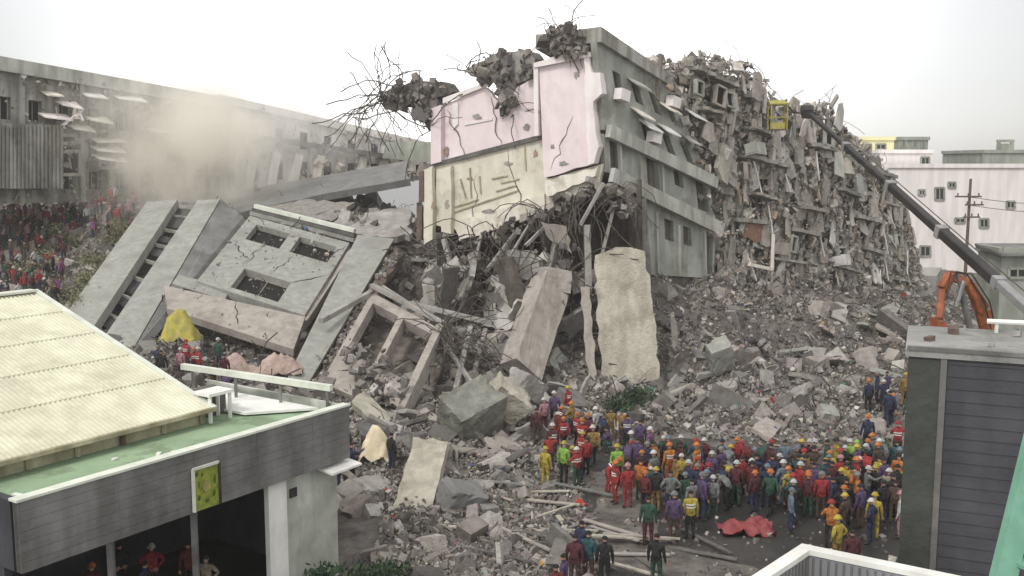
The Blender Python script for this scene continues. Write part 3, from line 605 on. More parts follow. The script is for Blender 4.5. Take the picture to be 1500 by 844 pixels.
# ------------------------------------------------------------ left: fallen facade lying on its side
FB = thing('fallen_facade', 'grey apartment front lying tilted on the heap with three dark window openings', 'collapsed building', (-20, 66, 3))
def pc(*a): return [W(*p) for p in a]
c = pc((288, 412, 66), (446, 462, 62), (512, 356, 73), (366, 316, 78))
b = MB(); us = [0, .09, .30, .34, .42, .485, .78, .9, .95, 1]; us = [0, .1, .42, .52, .56, .86, 1]; vs_ = [0, .05, .3, .66, .9, 1]
us = [0, .12, .3, .36, .46, .56, .74, .92, 1]
ho = {(2, 1), (3, 1), (4, 1), (5, 1), (1, 3), (2, 3), (3, 3), (5, 3), (6, 3)}
panel(b, c, us, vs_, ho, .55); b.build('front_wall', 'concrete_green', FB)
ub = [0, .12, .46, .56, .92, 1]; vb = [0, .66, .9, 1]; winrow(FB, c, ub, vb, {(1, 1), (3, 1)}, .55, frame='black_and_shade', pane='opening_shade', depth=.9)  # frames near-black too, merging with the painted shade of the openings
winrow(FB, c, [0, .3, .74, 1], [0, .05, .3, 1], {(1, 1)}, .55, frame='concrete_beige', pane='opening_shade', depth=.9)
nC = (c[1] - c[0]).cross(c[3] - c[0]).normalized(); nC = nC if nC.dot(CAM - c[0]) > 0 else -nC
b = MB(); b.prism([p - nC * 2.2 for p in c], -nC * .3); b.build('inner_structure', 'interior_brown', FB)
c = pc((245, 452, 62), (430, 512, 58.5), (447, 464, 61.5), (240, 418, 65)); b = MB(); panel(b, c, [0, .5, 1], [0, .9, 1], set(), .5); b.build('lower_panel', 'concrete_beige', FB)
c2 = pc((252, 418, 65.3), (330, 442, 64), (336, 425, 66), (262, 405, 67)); b = MB(); b.prism([p + nC * .15 for p in c2], -nC * .1); b.build('wall_patch', 'concrete_green', FB)
c = pc((410, 576, 52), (438, 584, 52), (577, 350, 71), (524, 344, 72)); b = MB(); panel(b, c, [0, 1], [0, .33, .66, 1], set(), .6); b.build('side_pillar', 'concrete_green', FB)
c = pc((440, 582, 52), (462, 566, 53), (590, 362, 70), (579, 352, 70.8)); b = MB(); b.prism(ragged([p - Vector((0, 0, .4)) for p in c], .12, .5), Vector((0, 0, -.5))); b.build('torn_edge', 'rusty', FB)
cs = [tuple(c[1].lerp(c[2], rng.random()).lerp(c[0].lerp(c[3], rng.random()), rng.uniform(.2, .8)) ) for _ in range(0)]
b = MB()
for k in range(150):
    t = rng.random(); p = c[0].lerp(c[3], t).lerp(c[1].lerp(c[2], t), rng.uniform(0, 1)); s = rng.uniform(.15, .45); b.chunk(p + Vector((0, 0, -.3)), (s, s * .7, s * .6), rrot())
setp(b.build('broken_brick', 'rubble', FB), kind='stuff')
c = pc((505, 366, 72), (524, 350, 71), (452, 460, 62), (440, 470, 61)); b = MB(); b.prism([p - nC * .3 for p in c], -nC * .6); b.build('reveal', 'concrete_beige', FB)
cs = []
cc_ = pc((245, 452, 62), (430, 512, 58.5), (512, 356, 73), (366, 316, 78))
for _ in range(420):
    p = bil(cc_, rng.random() ** .8, rng.random()); cs.append(tuple(p + nC * .08))
x = setp(scatter('settled_crumbs', ['rubble', 'rubble_pale'], cs, sizes(len(cs), .05, .3)), kind='stuff'); x.parent = FB; x.location = -FB.location
# tube-like louvres above the windows
for k in range(3):
    b = MB(); b.beam(W(368 + 3 * k, 312 - k * 5, 79), W(520, 352 - k * 7, 74.5), .35, .3); b.build('ledge', ['concrete_green', 'concrete_dark', 'coping'][k], FB)
# long strips to the left (edges of the storeys)
FS = thing('fallen_block', 'two long grey concrete strips lying uphill left of the windowed front', 'collapsed building', (-24, 64, 3))
c = pc((92, 466, 63), (136, 480, 61.5), (260, 292, 81.4), (215, 296, 82.4)); b = MB(); panel(b, c, [0, 1], [0, .4, .7, 1], set(), .7); b.build('outer_strip', 'concrete_green', FS)
c = pc((150, 497, 61), (194, 512, 60), (322, 292, 80), (290, 293, 80.6)); b = MB(); panel(b, c, [0, 1], [0, .4, .7, 1], set(), .7); b.build('inner_strip', 'concrete_green', FS)
c = pc((136, 481, 62.3), (154, 496, 61.6), (292, 294, 81.2), (262, 292, 82.4)); dn = Vector((0, 0, -.9)); b = MB(); b.prism([p + dn for p in c], Vector((0, .2, -.4))); b.build('gap_floor', 'black_and_shade', FS)  # floor colour near-black, standing in for shade down in the gap
for t0, t1 in ((.06, .14), (.2, .25), (.28, .36), (.55, .6), (.66, .7), (.78, .95)):
    b = MB(); q = [c[0].lerp(c[3], t0), c[1].lerp(c[2], t0), c[1].lerp(c[2], t1), c[0].lerp(c[3], t1)]; b.prism([p + Vector((0, 0, -.75)) for p in q], Vector((0, 0, .45))); b.build('window', 'glass_dark', FS)
b = MB()
for k in range(9): t = k / 8; p, q_ = c[0].lerp(c[3], t), c[1].lerp(c[2], t); b.beam(p + Vector((-.1, 0, -.3)), q_ + Vector((.1, 0, -.3)), .22, .25)
b.each('window_mullion', 'ruin_wall', FS)
c = pc((196, 512, 60), (232, 470, 61.5), (356, 318, 79), (324, 292, 80.3)); b = MB(); panel(b, c, [0, 1], [0, 1], set(), .5); b.build('side_wall', 'slab_grey', FS)  # shaded side of the strips painted in a darker grey
b = MB(); c = pc((92, 470, 63.5), (192, 516, 60.5), (322, 300, 82), (222, 300, 84)); b.prism([p + Vector((0, .5, -1.6)) for p in c], Vector((0, 0, -2.5))); b.build('inner_structure', 'concrete_dark', FS)
# near-black sheet in place of shade in the cavity under the lower panel
b = MB(); b.prism([W(200, 440, 68), W(420, 520, 63), W(420, 580, 63), W(200, 560, 68)], Vector((0, .5, 0))); b.build('inner_wall', 'black_and_shade', FB)
# collapsed storey to the right of the pillar: frame of beams over dark rooms
FR = thing('collapsed_storey', 'dusty collapsed storey with beam frame and dark rooms right of the tilted pillar', 'collapsed building', (-8, 57, 2))
c = pc((470, 560, 54), (590, 612, 50), (648, 484, 58), (545, 428, 63)); nK = (c[1] - c[0]).cross(c[3] - c[0]).normalized(); nK = nK if nK.dot(CAM - c[0]) > 0 else -nK
b = MB(); us = [0, .08, .45, .52, .93, 1]; vs_ = [0, .05, .22, .34, .9, 1]; ho = {(1, 3), (3, 3), (3, 1)}; panel(b, c, us, vs_, ho, .7); b.build('wall', 'concrete_beige', FR)
b = MB(); b.prism([p - nK * 2.0 for p in c], -nK * .3); b.build('inner_structure', 'interior_brown', FR)
b = MB(); b.beam(W(582, 612, 49.6), W(645, 478, 57.5), .45, .3, up=nK); b.build('pale_beam', 'concrete_beige', FR)
b = MB(); b.beam(W(545, 418, 63), W(650, 474, 58.5), .3, .25); b.build('roof_beam', 'concrete', FR)
b = MB(); b.beam(W(600, 444, 61), W(722, 474, 57.5), .28, .25); b.build('roof_beam', 'concrete', FR)
b = MB(); b.beam(W(560, 420, 63), W(610, 452, 60.5), .2, .2); b.beam(W(470, 470, 58), W(545, 428, 63), .35, .3); b.beam(W(640, 486, 58), W(690, 560, 54), .2, .2); b.beam(W(690, 480, 58), W(668, 570, 55), .3, .3); b.beam(W(712, 482, 58), W(692, 560, 56), .25, .25); b.each('broken_beam', 'concrete', FR)
clump(FR, Plane(W(560, 520, 54.5), nK), [(490, 500), (560, 500), (600, 560), (580, 600), (520, 590)], 80, .2, .7, .4, 'rubble')
PK = Plane(W(700, 500, 57), (0, -1, 0)); wires(FR, PK, [(650, 480), (665, 500), (690, 490), (640, 510), (700, 520), (680, 540)], 70, 3.2, r=.03)
b = MB(); b.prism(ragged(pc((515, 588, 48), (556, 628, 46), (575, 610, 48), (532, 572, 50)), .08, .4), Vector((0, .2, -.4))); b.build('broken_slab', 'cream_slab', FR)

# ------------------------------------------------------------ big separate pieces
def roughen(o, cuts=5, amp=.07, f=1.7):
    bm = bmesh.new(); bm.from_mesh(o.data); bmesh.ops.triangulate(bm, faces=[q_ for q_ in bm.faces if len(q_.verts) > 4])
    bmesh.ops.subdivide_edges(bm, edges=bm.edges[:], cuts=cuts, use_grid_fill=True); bm.normal_update(); sd = Vector((rng.random() * 50, 0, 0)); new = []
    for v in bm.verts:
        p = v.co * f + sd; e_ = max((v.link_faces[0].normal - q_.normal).length for q_ in v.link_faces) if len(v.link_faces) > 1 else 0
        k = noise.noise(p) + .5 * noise.noise(p * 2.7); chip = max(0, noise.noise(p * 1.9 + Vector((9, 9, 9))) + .15) * 2.2 if e_ > .5 else 0
        new.append(v.co + v.normal * amp * (k * .7 - chip))
    for v, c in zip(bm.verts, new): v.co = c
    bm.to_mesh(o.data); bm.free(); return o
def slabobj(name, pts, th, m, label, cat='concrete slab', group=None, amp=.1, step=.5, edges=None):
    q = [W(*p) for p in pts]; n = (q[1] - q[0]).cross(q[-1] - q[0]).normalized(); n = n if n.dot(CAM - q[0]) > 0 else -n
    b = MB(); b.prism(ragged(q, amp, step, edges), -n * th); return setp(b.build(name, m), label, cat, group)
slabobj('concrete_fragment', [(884, 572, 58.5), (966, 556, 58.5), (960, 470, 59.6), (944, 368, 61), (902, 362, 61), (872, 374, 61), (874, 470, 59.6)], .6, 'cream_slab', 'tall pale cream slab standing upright under the torn tower corner', amp=.12)
slabobj('concrete_fragment', [(864, 580, 58), (876, 578, 58), (868, 470, 59.5), (864, 420, 60.5), (850, 420, 60.5)], .35, 'concrete_beige', 'thin upright strip leaning against the left edge of the tall cream slab', amp=.08)
# leaning column: two long faces
t_, b_ = W(806, 418, 60.5), W(762, 545, 55.5)
cb = MB(); cb.beam(b_, t_, 2.1, 1.4, up=(.5, -1, 0)); cb.chunk(t_ + Vector((.1, 0, .3)), (2.4, 1.6, 1.6), rrot(20, 20, 20)); setp(roughen(cb.build('concrete_pier', 'concrete_beige'), 8, .06), 'thick beige concrete column leaning in the hollow below the cream room', 'column')
def block(name, px, py, Y, dims, rot, m, label, cat='concrete block'):
    b = MB(); mtx = Euler([R(a) for a in rot]).to_matrix(); b.chunk(W(px, py, Y), dims, mtx, .16); return setp(roughen(b.build(name, m), 7, .1), label, cat)
block('concrete_block', 690, 606, 47.5, (3.0, 2.2, 2.5), (28, -18, 38), 'block_green', 'big grey green block with a sharp corner beside the crowd of red jackets')
block('concrete_block', 742, 588, 49, (2.4, 1.5, 1.7), (25, 38, 20), 'cream_slab', 'cream coloured block leaning on the right of the grey green block')
block('concrete_block', 772, 566, 51, (2.4, 1.3, 1.2), (10, 30, 50), 'concrete', 'small grey block at the foot of the leaning beige column')
block('concrete_block', 672, 736, 38.5, (1.8, 1.5, 1.6), (15, 20, 30), 'slab_grey', 'dark grey block lying right of the flat pale column piece')
block('concrete_block', 546, 722, 40, (1.7, 1.3, 1.1), (20, 10, 50), 'concrete', 'rounded grey lump below the cream tarpaulin')
block('concrete_block', 1055, 522, 59.5, (1.6, 1.2, 2.0), (25, -20, 10), 'concrete_green', 'upright grey block on the heap right of the tall cream slab')
cb = MB(); cb.beam(W(594, 790, 36.5), W(632, 655, 42.5), 1.5, .7, up=(0, -.6, 1)); cb.chunk(W(594, 790, 36.4), (1.5, .8, .8), rrot(20, 20, 20)); setp(roughen(cb.build('concrete_pier', 'cream_slab'), 8, .08), 'flat pale column piece lying downhill in the rubble by the hall', 'column')
slabobj('pink_fragment', [(575, 690, 43.5), (612, 700, 43), (625, 645, 45.5), (590, 622, 47)], .3, 'pink_heap', 'pinkish broken slab lying above the flat pale column piece', 'concrete slab')
cb = MB(); cb.beam(W(694, 690, 45), W(764, 638, 48), .5, .4); setp(cb.build('concrete_girder', 'concrete'), 'grey beam lying across the rubble under the cream block', 'beam')
# back slab and light debris on it
slabobj('roof_fragment', [(330, 282, 94), (348, 312, 84), (470, 285, 84), (600, 262, 84), (592, 236, 94), (470, 258, 94)], .6, 'slab_grey', 'long dark grey roof slab lying behind the fallen front', amp=.15, step=1.5)
slabobj('roof_fragment', [(380, 305, 82), (480, 330, 79), (520, 296, 83), (440, 292, 84)], .4, 'rubble_pale', 'pale broken slab heaped with debris above the fallen front windows', amp=.3)
slabobj('roof_fragment', [(470, 345, 76), (600, 345, 76), (600, 300, 81), (500, 320, 80)], .5, 'concrete', 'brown grey slab leaning left of the cream pilasters', amp=.3)

# individually lying concrete pieces on the heap
spots = []
tries = 0
while len(spots) < 180 and tries < 9000:
    tries += 1; y = rng.uniform(38, 84); x = rng.uniform(-.2, .4) * y
    if len(spots) > 110: y = rng.uniform(44, 68); x = rng.uniform(-.14, .05) * y
    z = hgt(x, y)
    if z < .35 or (x > 5.8 and y > 61 + (x - 5.8) * .6): continue
    if any((x - a) ** 2 + (y - b__) ** 2 < 2.2 for a, b__, *_ in spots): continue
    spots.append((x, y, z))
kinds = [('pale', 'rubble_pale'), ('grey', 'concrete'), ('dusty beige', 'concrete_beige'), ('dark', 'concrete_dark'), ('greenish grey', 'concrete_green')]
def where(p):
    px, py = proj(p)
    if px < 480: return 'on the slope behind the hall roof'
    if px < 620: return 'on the heap right of the hall' if py > 560 else 'on the heap under the fallen front'
    if px < 760: return 'near the big grey green block' if py > 540 else 'in the hollow under the cream room'
    if px < 900: return 'left of the tall cream slab'
    if px < 1060: return 'right of the tall cream slab'
    if px < 1200: return 'on the heap behind the crowd'
    return 'on the heap towards the orange excavator'
for (x, y, z) in spots:
    sh = rng.random(); cname, m = rng.choice(kinds)
    if sh < .5: d, w = (rng.uniform(1.2, 2.6), rng.uniform(.9, 1.6), rng.uniform(.14, .28)), 'slab'
    elif sh < .8: d, w = (rng.uniform(.9, 1.5), rng.uniform(.7, 1.2), rng.uniform(.6, 1)), 'block'
    else: d, w = (rng.uniform(2.2, 3.6), rng.uniform(.25, .4), rng.uniform(.25, .4)), 'beam'
    rot = Euler((R(rng.gauss(0, 32)), R(rng.gauss(0, 24)), R(rng.uniform(0, 180)))).to_matrix(); b = MB()
    if w == 'slab':
        b.prism(ragged([Vector((x, y, z + .3)) + rot @ Vector(q_) for q_ in ((-d[0] / 2, -d[1] / 2, 0), (d[0] / 2, -d[1] / 2 * .8, 0), (d[0] / 2 * .9, d[1] / 2, 0), (-d[0] / 2 * .8, d[1] / 2, 0))], .1, .4), rot @ Vector((0, 0, -d[2])))
    else: b.chunk((x, y, z + .25), d, rot, .25)
    setp(roughen(b.build({'slab': 'concrete_fragment', 'block': 'concrete_block', 'beam': 'concrete_girder'}[w], m), 1 if w == 'slab' else 3, .05), 'broken %s concrete %s %s' % (cname, w, where(Vector((x, y, z)))), 'concrete ' + w, 'broken concrete pieces on the heap')
# planks by the road
pls = []
for k in range(36):
    px, py = rng.uniform(680, 1040), rng.uniform(715, 835); p = hit(px, py); 
    if px > 880 and py < 745: continue
    a = R(rng.gauss(-12, 30)); l_ = rng.uniform(.9, 3.8); d = Vector((math.cos(a), math.sin(a), rng.gauss(0, .03))) * l_ / 2; c_ = p + Vector((0, 0, .08 + .05 * (k % 5)))
    b = MB(); b.beam(c_ - d, c_ + d, rng.uniform(.08, .26), .05); nm, m = rng.choice([('pale', 'cream_slab'), ('grey', 'concrete'), ('weathered', 'concrete_beige'), ('dark', 'concrete_dark'), ('grey', 'slab_grey')])
    setp(b.build('timber_plank', m), '%s plank lying %s' % (nm, 'on the rubble beside the wet road' if px < 880 else 'flat on the wet road before the crowd'), 'plank', 'planks scattered by the road')

def crack(parent, p0, p1, n, wd, m='black_and_shade'):
    """a jagged open crack running over a face"""
    p0, p1 = Vector(p0), Vector(p1); d = (p1 - p0); sd = d.cross(n).normalized(); k = 9; L_, R_ = [], []
    for i in range(k + 1):
        t = i / k; c_ = p0 + d * t + sd * rng.uniform(-.12, .12) * d.length * .5 * (1 if 0 < i < k else 0); w = wd * (.15 + math.sin(math.pi * t)) * rng.uniform(.5, 1.2); L_.append(c_ + sd * w / 2); R_.append(c_ - sd * w / 2)
    b = MB(); vs = L_ + R_; b.add([v + n * .012 for v in vs] + [v - n * .02 for v in vs], [(i, i + 1, k + 2 + i, k + 1 + i) for i in range(k)] + [(2 * k + 2 + i, 3 * k + 3 + i, 3 * k + 4 + i, 2 * k + 3 + i) for i in range(k)]); b.build('crack', m, parent)
cF = pc((288, 412, 66), (446, 462, 62), (512, 356, 73), (366, 316, 78))
for (u0, v0, u1, v1, w) in ((.02, .6, .3, .42, .12), (.55, .35, .62, .62, .1), (.74, .3, .98, .5, .14), (.3, .66, .28, .32, .08), (.56, .02, .5, .28, .1), (.9, .7, .99, .95, .1)): crack(FB, bil(cF, u0, v0), bil(cF, u1, v1), nC, w)
cG = pc((245, 452, 62), (430, 512, 58.5), (447, 464, 61.5), (240, 418, 65)); nG = (cG[1] - cG[0]).cross(cG[3] - cG[0]).normalized(); nG = nG if nG.dot(CAM - cG[0]) > 0 else -nG
for (u0, v0, u1, v1, w) in ((.2, 0, .27, 1, .12), (.52, 1, .6, .1, .1), (.8, 0, .76, .9, .12)): crack(FB, bil(cG, u0, v0), bil(cG, u1, v1), nG, w)
for (x0, y0, x1, y1, w) in ((655, 160, 690, 236, .07), (720, 140, 735, 215, .06), (690, 345, 700, 255, .08), (770, 320, 745, 218, .08), (812, 250, 845, 170, .07)): crack(B, PF.at(x0, y0) + nF * (.56 if x0 > 800 else .11), PF.at(x1, y1) + nF * (.56 if x0 > 800 else .11), nF, w, 'concrete_dark')

# ------------------------------------------------------------ background left: ruined block seen through dust
PL = Plane((-44.3, 85, 0), (20, -13.7, 0)); nL = PL.n
LB = thing('ruined_block', 'long grey apartment block leaning behind the crowd, partly veiled by dust', 'building', (-38, 98, 0))
c = [PL.at(-70, 300), PL.at(338, 292), PL.at(334, 150), PL.at(-70, 78)]
us = [0]; ho = set()
for k in range(10): us += [(k + .28) / 10, (k + .72) / 10]
us += [1]; vs_ = [0, .1, .25, .36, .5, .6, .76, 1]
for k in range(10):
    for j in (1, 3, 5): ho.add((1 + 2 * k, j))
b = MB(); panel(b, c, us, vs_, ho, .6); b.build('front_wall', 'ruin_wall', LB); winrow(LB, c, us, vs_, ho, .6, depth=.9, frame='facade_light', pane='opening_shade')
b = MB(); b.prism([p - nL * .75 for p in c], -nL * 9); b.build('inner_structure', 'concrete_dark', LB)
b = MB(); b.beam(c[3] + nL * .3 + Vector((0, 0, -.2)), c[2] + nL * .3 + Vector((0, 0, -.2)), 1.2, .5, up=nL); b.build('cornice', 'facade_light', LB)
for k in range(11):
    if k in (3, 7): continue
    b = MB(); b.beam(bil(c, k / 10, 0) + nL * .15, bil(c, k / 10, .95) + nL * .15, .5, .5, up=nL); b.build('pier', 'ruin_wall', LB)
dL = (c[1] - c[0]).normalized()
for (x, y, w) in ((75, 168, 2.6), (112, 184, 2.2), (184, 142, 3), (132, 138, 2), (138, 172, 2.4), (152, 204, 3), (152, 216, 3), (154, 228, 3), (70, 136, 1.5), (230, 190, 2.5), (95, 150, 2)):
    p = PL.at(x, y) + nL * .1; b = MB(); q = [p - dL * w / 2, p + dL * w / 2, p + dL * w / 2 + nL * 1.2 - Vector((0, 0, rng.uniform(.2, .7))), p - dL * w / 2 + nL * 1.2 - Vector((0, 0, .4))]; b.prism(q, Vector((0, 0, .12))); b.build('awning', rng.choice(['white_paint', 'cream_white', 'pink_white']), LB)
for (x, y) in ((92, 178), (110, 168)):
    b = MB()
    for _ in range(5): b.beam(PL.at(x + rng.uniform(-16, 16), y + rng.uniform(-12, 12)) + nL * .7, PL.at(x + rng.uniform(-16, 16), y + rng.uniform(-12, 12)) + nL * 1.3, .25, .12)
    b.each('broken_frame', 'pink_white', LB)
for (x0, x1, y0, y1) in ((83, 114, 222, 256), (143, 168, 232, 246), (82, 108, 198, 210)):
    b = MB(); b.prism(pol(PL, [(x0, y1), (x1, y1), (x1, y0), (x0, y0)], .2), -nL * .12); f = b.build('opening', 'black_and_shade', LB)  # near-black sheet on the wall in place of a shaded hole
    b = MB(); q = pol(PL, [(x0, y1), (x1, y1), (x1, y0), (x0, y0)], .25)
    for k in range(4): b.beam(q[k], q[(k + 1) % 4], .3, .3, up=nL)
    b.build('opening_frame', 'facade_light', f)
b = MB(); b.prism(pol(PL, [(-70, 276), (78, 276), (78, 184), (-70, 180)], 1.6), -nL * .4)
for k in range(26): x = -68 + k * 5.7; b.beam(PL.at(x, 276) + nL * 1.65, PL.at(x, 184) + nL * 1.65, .18, .16, up=nL)
b.build('ribbed_screen', 'ruin_wall', LB)
cs = [];
while len(cs) < 480:
    u, v = rng.random(), rng.random(); p = bil(c, u, v * .97)
    if rng.random() < .5 + .5 * (u > .3): cs.append(tuple(p + nL * rng.uniform(0, .7)))
x = setp(scatter('clinging_debris', ['ruin_stone'], cs, sizes(len(cs), .2, 1.1)), kind='stuff'); x.parent = LB; x.location = -LB.location
# pale tilted block further right
PB = Plane(W(330, 240, 108), (9, -22, 0)); nB = PB.n
LC = thing('ruined_block', 'pale fallen apartment block with slanting small windows under a long dark slab edge', 'building', (-20, 112, 0))
c = [PB.at(318, 300), PB.at(632, 262), PB.at(632, 214), PB.at(318, 142)]
us = [0]; ho = set()
for k in range(9): us += [(k + .3) / 9, (k + .62) / 9]
us += [1]; vs_ = [0, .2, .42, .58, .8, 1]
for k in range(9):
    for j in (1, 3): ho.add((1 + 2 * k, j))
b = MB(); panel(b, c, us, vs_, ho, .5); b.build('front_wall', 'pale_wall', LC); winrow(LC, c, us, vs_, ho, .5, depth=.9, pane='opening_shade')
b = MB(); b.prism([p - nB * .6 for p in c], -nB * 6); b.build('inner_structure', 'concrete', LC)
b = MB(); b.beam(PB.at(340, 196) + nB * .8, PB.at(585, 232) + nB * .8, .5, .6, up=nB); b.build('slab_edge', 'concrete_dark', LC)
b = MB(); b.beam(PB.at(318, 143) + nB * .2, PB.at(632, 215) + nB * .2, .8, .5, up=nB); b.build('cornice', 'pale_wall', LC)
for k in range(10):
    t = (k + .5) / 10; b = MB(); b.beam(bil(c, t - .02, .1) + nB * .5, bil(c, t + .012, .52) + nB * .5, .9, .25, up=nB); b.build('slanted_panel', rng.choice(['pale_wall', 'cream_white', 'concrete_beige']), LC)
cs = [tuple(bil(c, rng.random(), rng.random()) + nB * rng.uniform(0, .8)) for _ in range(700)]
x = setp(scatter('clinging_debris', ['rubble_pale'], cs[:330], sizes(330, .2, 1.0)), kind='stuff'); x.parent = LC; x.location = -LC.location
b = MB(); b.prism([W(560, 232, 104), W(632, 238, 100), W(632, 208, 100), W(566, 208, 104)], Vector((0, 4, 0))); setp(b.build('low_building', 'grey_far'), 'low olive grey building just left of the pink wall', 'building')

# ------------------------------------------------------------ background right: pale town buildings
def house(name, label, x0, x1, D, ytop, m, depth=14, wins=(), skew=0, roofm=None):
    a_, b_ = W(x0, ytop, D), W(x1, ytop, D + skew); z = a_.z; root = thing(name, label, 'building', ((a_.x + b_.x) / 2, D, 0))
    dn = (b_ - a_); dn.z = 0; dn.normalize(); bk = Vector((-dn.y, dn.x, 0)) * depth
    f = MB(); q = [Vector((a_.x, a_.y, 0)), Vector((b_.x, b_.y, 0))]; q += [q[1] + bk, q[0] + bk]; mass(f, q, [up(p, z) for p in q]); f.build('wall', m, root)
    f = MB(); e0 = [up(p, z + .01) for p in q]
    for k in range(4): f.beam(e0[k], e0[(k + 1) % 4], .5, .5)
    f.build('parapet', roofm or m, root)
    pl = Plane(a_, bk * -1)
    for (wx, wy, ww, wh) in wins:
        f = MB(); qq = pol(pl, [(wx - ww / 2, wy + wh / 2), (wx + ww / 2, wy + wh / 2), (wx + ww / 2, wy - wh / 2), (wx - ww / 2, wy - wh / 2)], .06)
        for k in range(4): f.beam(qq[k], qq[(k + 1) % 4], .22, .16, up=pl.n)
        f.beam(qq[0].lerp(qq[1], .5), qq[3].lerp(qq[2], .5), .12, .12, up=pl.n); w_ = f.build('window', 'grey_far', root)
        f = MB(); f.prism([p - pl.n * .02 for p in qq], -pl.n * .03); f.build('pane', 'glass_dark', w_)
    return root, pl
house('white_building', 'long white building with small square windows behind the crane boom', 1280, 1700, 120, 243, 'white_far', wins=((1355, 368, 15, 15), (1441, 327, 13, 13), (1350, 282, 9, 8), (1376, 284, 13, 18), (1406, 323, 14, 7), (1394, 241 + 30, 10, 8), (1480, 300, 12, 10)))
house('white_building', 'pale white building block with one small window behind the yellow one', 1290, 1366, 135, 222, 'white_far', wins=((1355, 236, 12, 12), (1320, 250, 12, 7)))
house('yellow_building', 'pale yellow building peeping over the right end of the ruin', 1256, 1310, 142, 203, 'yellow_far', wins=((1268, 215, 8, 10), (1290, 215, 14, 8)))
house('grey_building', 'greenish grey tower block top beside the yellow building', 1317, 1360, 150, 203, 'grey_far', wins=((1324, 211, 6, 12), (1340, 211, 6, 12), (1352, 211, 5, 12)))
house('dark_roof_building', 'olive grey long roof block on the skyline at the right edge', 1440, 1640, 150, 222, 'grey_far')
b = MB(); p = W(1472, 222, 152)
for k in (-1, 1): b.beam(p + Vector((k, 0, -1)), p + Vector((k, 0, 1.6)), .4, .4)
b.beam(p + Vector((-1.3, 0, 1.6)), p + Vector((1.3, 0, 1.6)), .5, .4); b.box(p + Vector((0, 0, .6)), (2, 1.5, 1.2)); setp(b.build('water_tank', 'grey_far'), 'small water tank frame on the skyline roof block at right', 'water tank')
r_, pl = house('grey_shed', 'low greenish grey corrugated shed under the crane boom at right', 1468, 1640, 78, 368, 'grey_far', depth=4, wins=((1490, 400, 26, 14),))
b = MB(); b.prism([pl.at(1460, 374) + pl.n * .8, pl.at(1640, 374) + pl.n * .8, pl.at(1640, 366) - pl.n * 4, pl.at(1462, 366) - pl.n * 4], Vector((0, 0, .2))); b.build('roof', 'slab_grey', r_)
b = MB(); b.prism([W(1345, 404, 100), W(1372, 404, 100), W(1380, 392, 103), W(1352, 392, 103)], Vector((0, 0, -4.5))); setp(b.build('boundary_barrier', 'concrete'), 'short grey wall at the foot of the white building', 'wall')
UP = thing('utility_pole', 'thin dark utility pole with crossarms before the white building', 'pole', (W(1422, 400, 98).x, 98, 0))
b = MB(); t_ = W(1422, 262, 98); b.tube([(t_.x, t_.y, 0), t_], [.2, .13], 8); b.build('pole', 'rusty', UP)
for (y, w) in ((288, 2.6), (300, 1.8), (318, 1.6)):
    b = MB(); p = W(1422 - (y < 295) * 5 + (y == 300) * 4, y, 98); b.beam(p - Vector((w / 2, .2, 0)), p + Vector((w / 2, -.2, 0)), .16, .16); 
    for k in (-1, 0, 1): b.tube([p + Vector((k * w * .4, -.2, .05)), p + Vector((k * w * .4, -.2, .35))], .07, 6)
    b.build('crossarm', 'rusty', UP)
# wires slung from the pole
b = MB()
for y in (289, 301):
    a_, e_ = W(1422, y, 98), W(1700, y - 20, 90); b.tube([a_.lerp(e_, t / 8) - Vector((0, 0, 1.2 * math.sin(math.pi * t / 8))) for t in range(9)], .03, 4)
b.build('cable', 'rebar_metal', UP)

# ------------------------------------------------------------ foreground left: hall with yellow ribbed roof
ha, hp = Vector((.557, .83, 0)).normalized(), Vector((-.83, .557, 0)).normalized(); K = Vector((-5.5, 32, 0))
def hv(a_, p_, z): return K + ha * a_ + hp * p_ + Vector((0, 0, z))
HALL = thing('hall', 'grey clad hall with pale yellow ribbed roof and green flat roof strip', 'hall', K)
b = MB(); b.add([hv(-11.2, .2, 5.7), hv(0, .2, 5.7), hv(0, 7, 5.7), hv(-11.2, 7, 5.7), hv(-11.2, .2, 4.25), hv(0, .2, 4.25), hv(0, 7, 4.25), hv(-11.2, 7, 4.25)], [(0, 1, 2, 3), (7, 6, 5, 4), (0, 4, 5, 1), (1, 5, 6, 2), (2, 6, 7, 3), (3, 7, 4, 0)]); b.build('flat_roof', 'roof_green', HALL)
b = MB(); nb_ = 7
for k in range(nb_):
    z0 = 4.2 + 1.8 * k / nb_; z1 = 4.2 + 1.8 * (k + 1) / nb_ - .008
    b.hexa([hv(-11.3, 0, z0), hv(.1, 0, z0), hv(.1, .22, z0), hv(-11.3, .22, z0), hv(-11.3, 0.0, z1), hv(.1, 0.0, z1), hv(.1, .22, z1), hv(-11.3, .22, z1)])
b.hexa([hv(-11.3, .02, 4.21), hv(.09, .02, 4.21), hv(.09, .2, 4.21), hv(-11.3, .2, 4.21), hv(-11.3, .02, 5.97), hv(.09, .02, 5.97), hv(.09, .2, 5.97), hv(-11.3, .2, 5.97)])
b.build('fascia', 'board_grey', HALL)
b = MB()
for t in (-8.6, -6.2, -3.9, -1.6): b.hexa([hv(t, -.012, 4.2), hv(t + .03, -.012, 4.2), hv(t + .03, 0.01, 4.2), hv(t, 0.01, 4.2), hv(t, -.012, 5.98), hv(t + .03, -.012, 5.98), hv(t + .03, 0.01, 5.98), hv(t, .01, 5.98)])
b.each('fascia_joint', 'board_grey', HALL)
b = MB(); b.hexa([hv(-11.35, -.04, 5.985), hv(.14, -.04, 5.985), hv(.14, .3, 5.985), hv(-11.35, .3, 5.985), hv(-11.35, -.04, 6.05), hv(.14, -.04, 6.05), hv(.14, .3, 6.05), hv(-11.35, .3, 6.05)]); b.build('coping', 'coping', HALL)
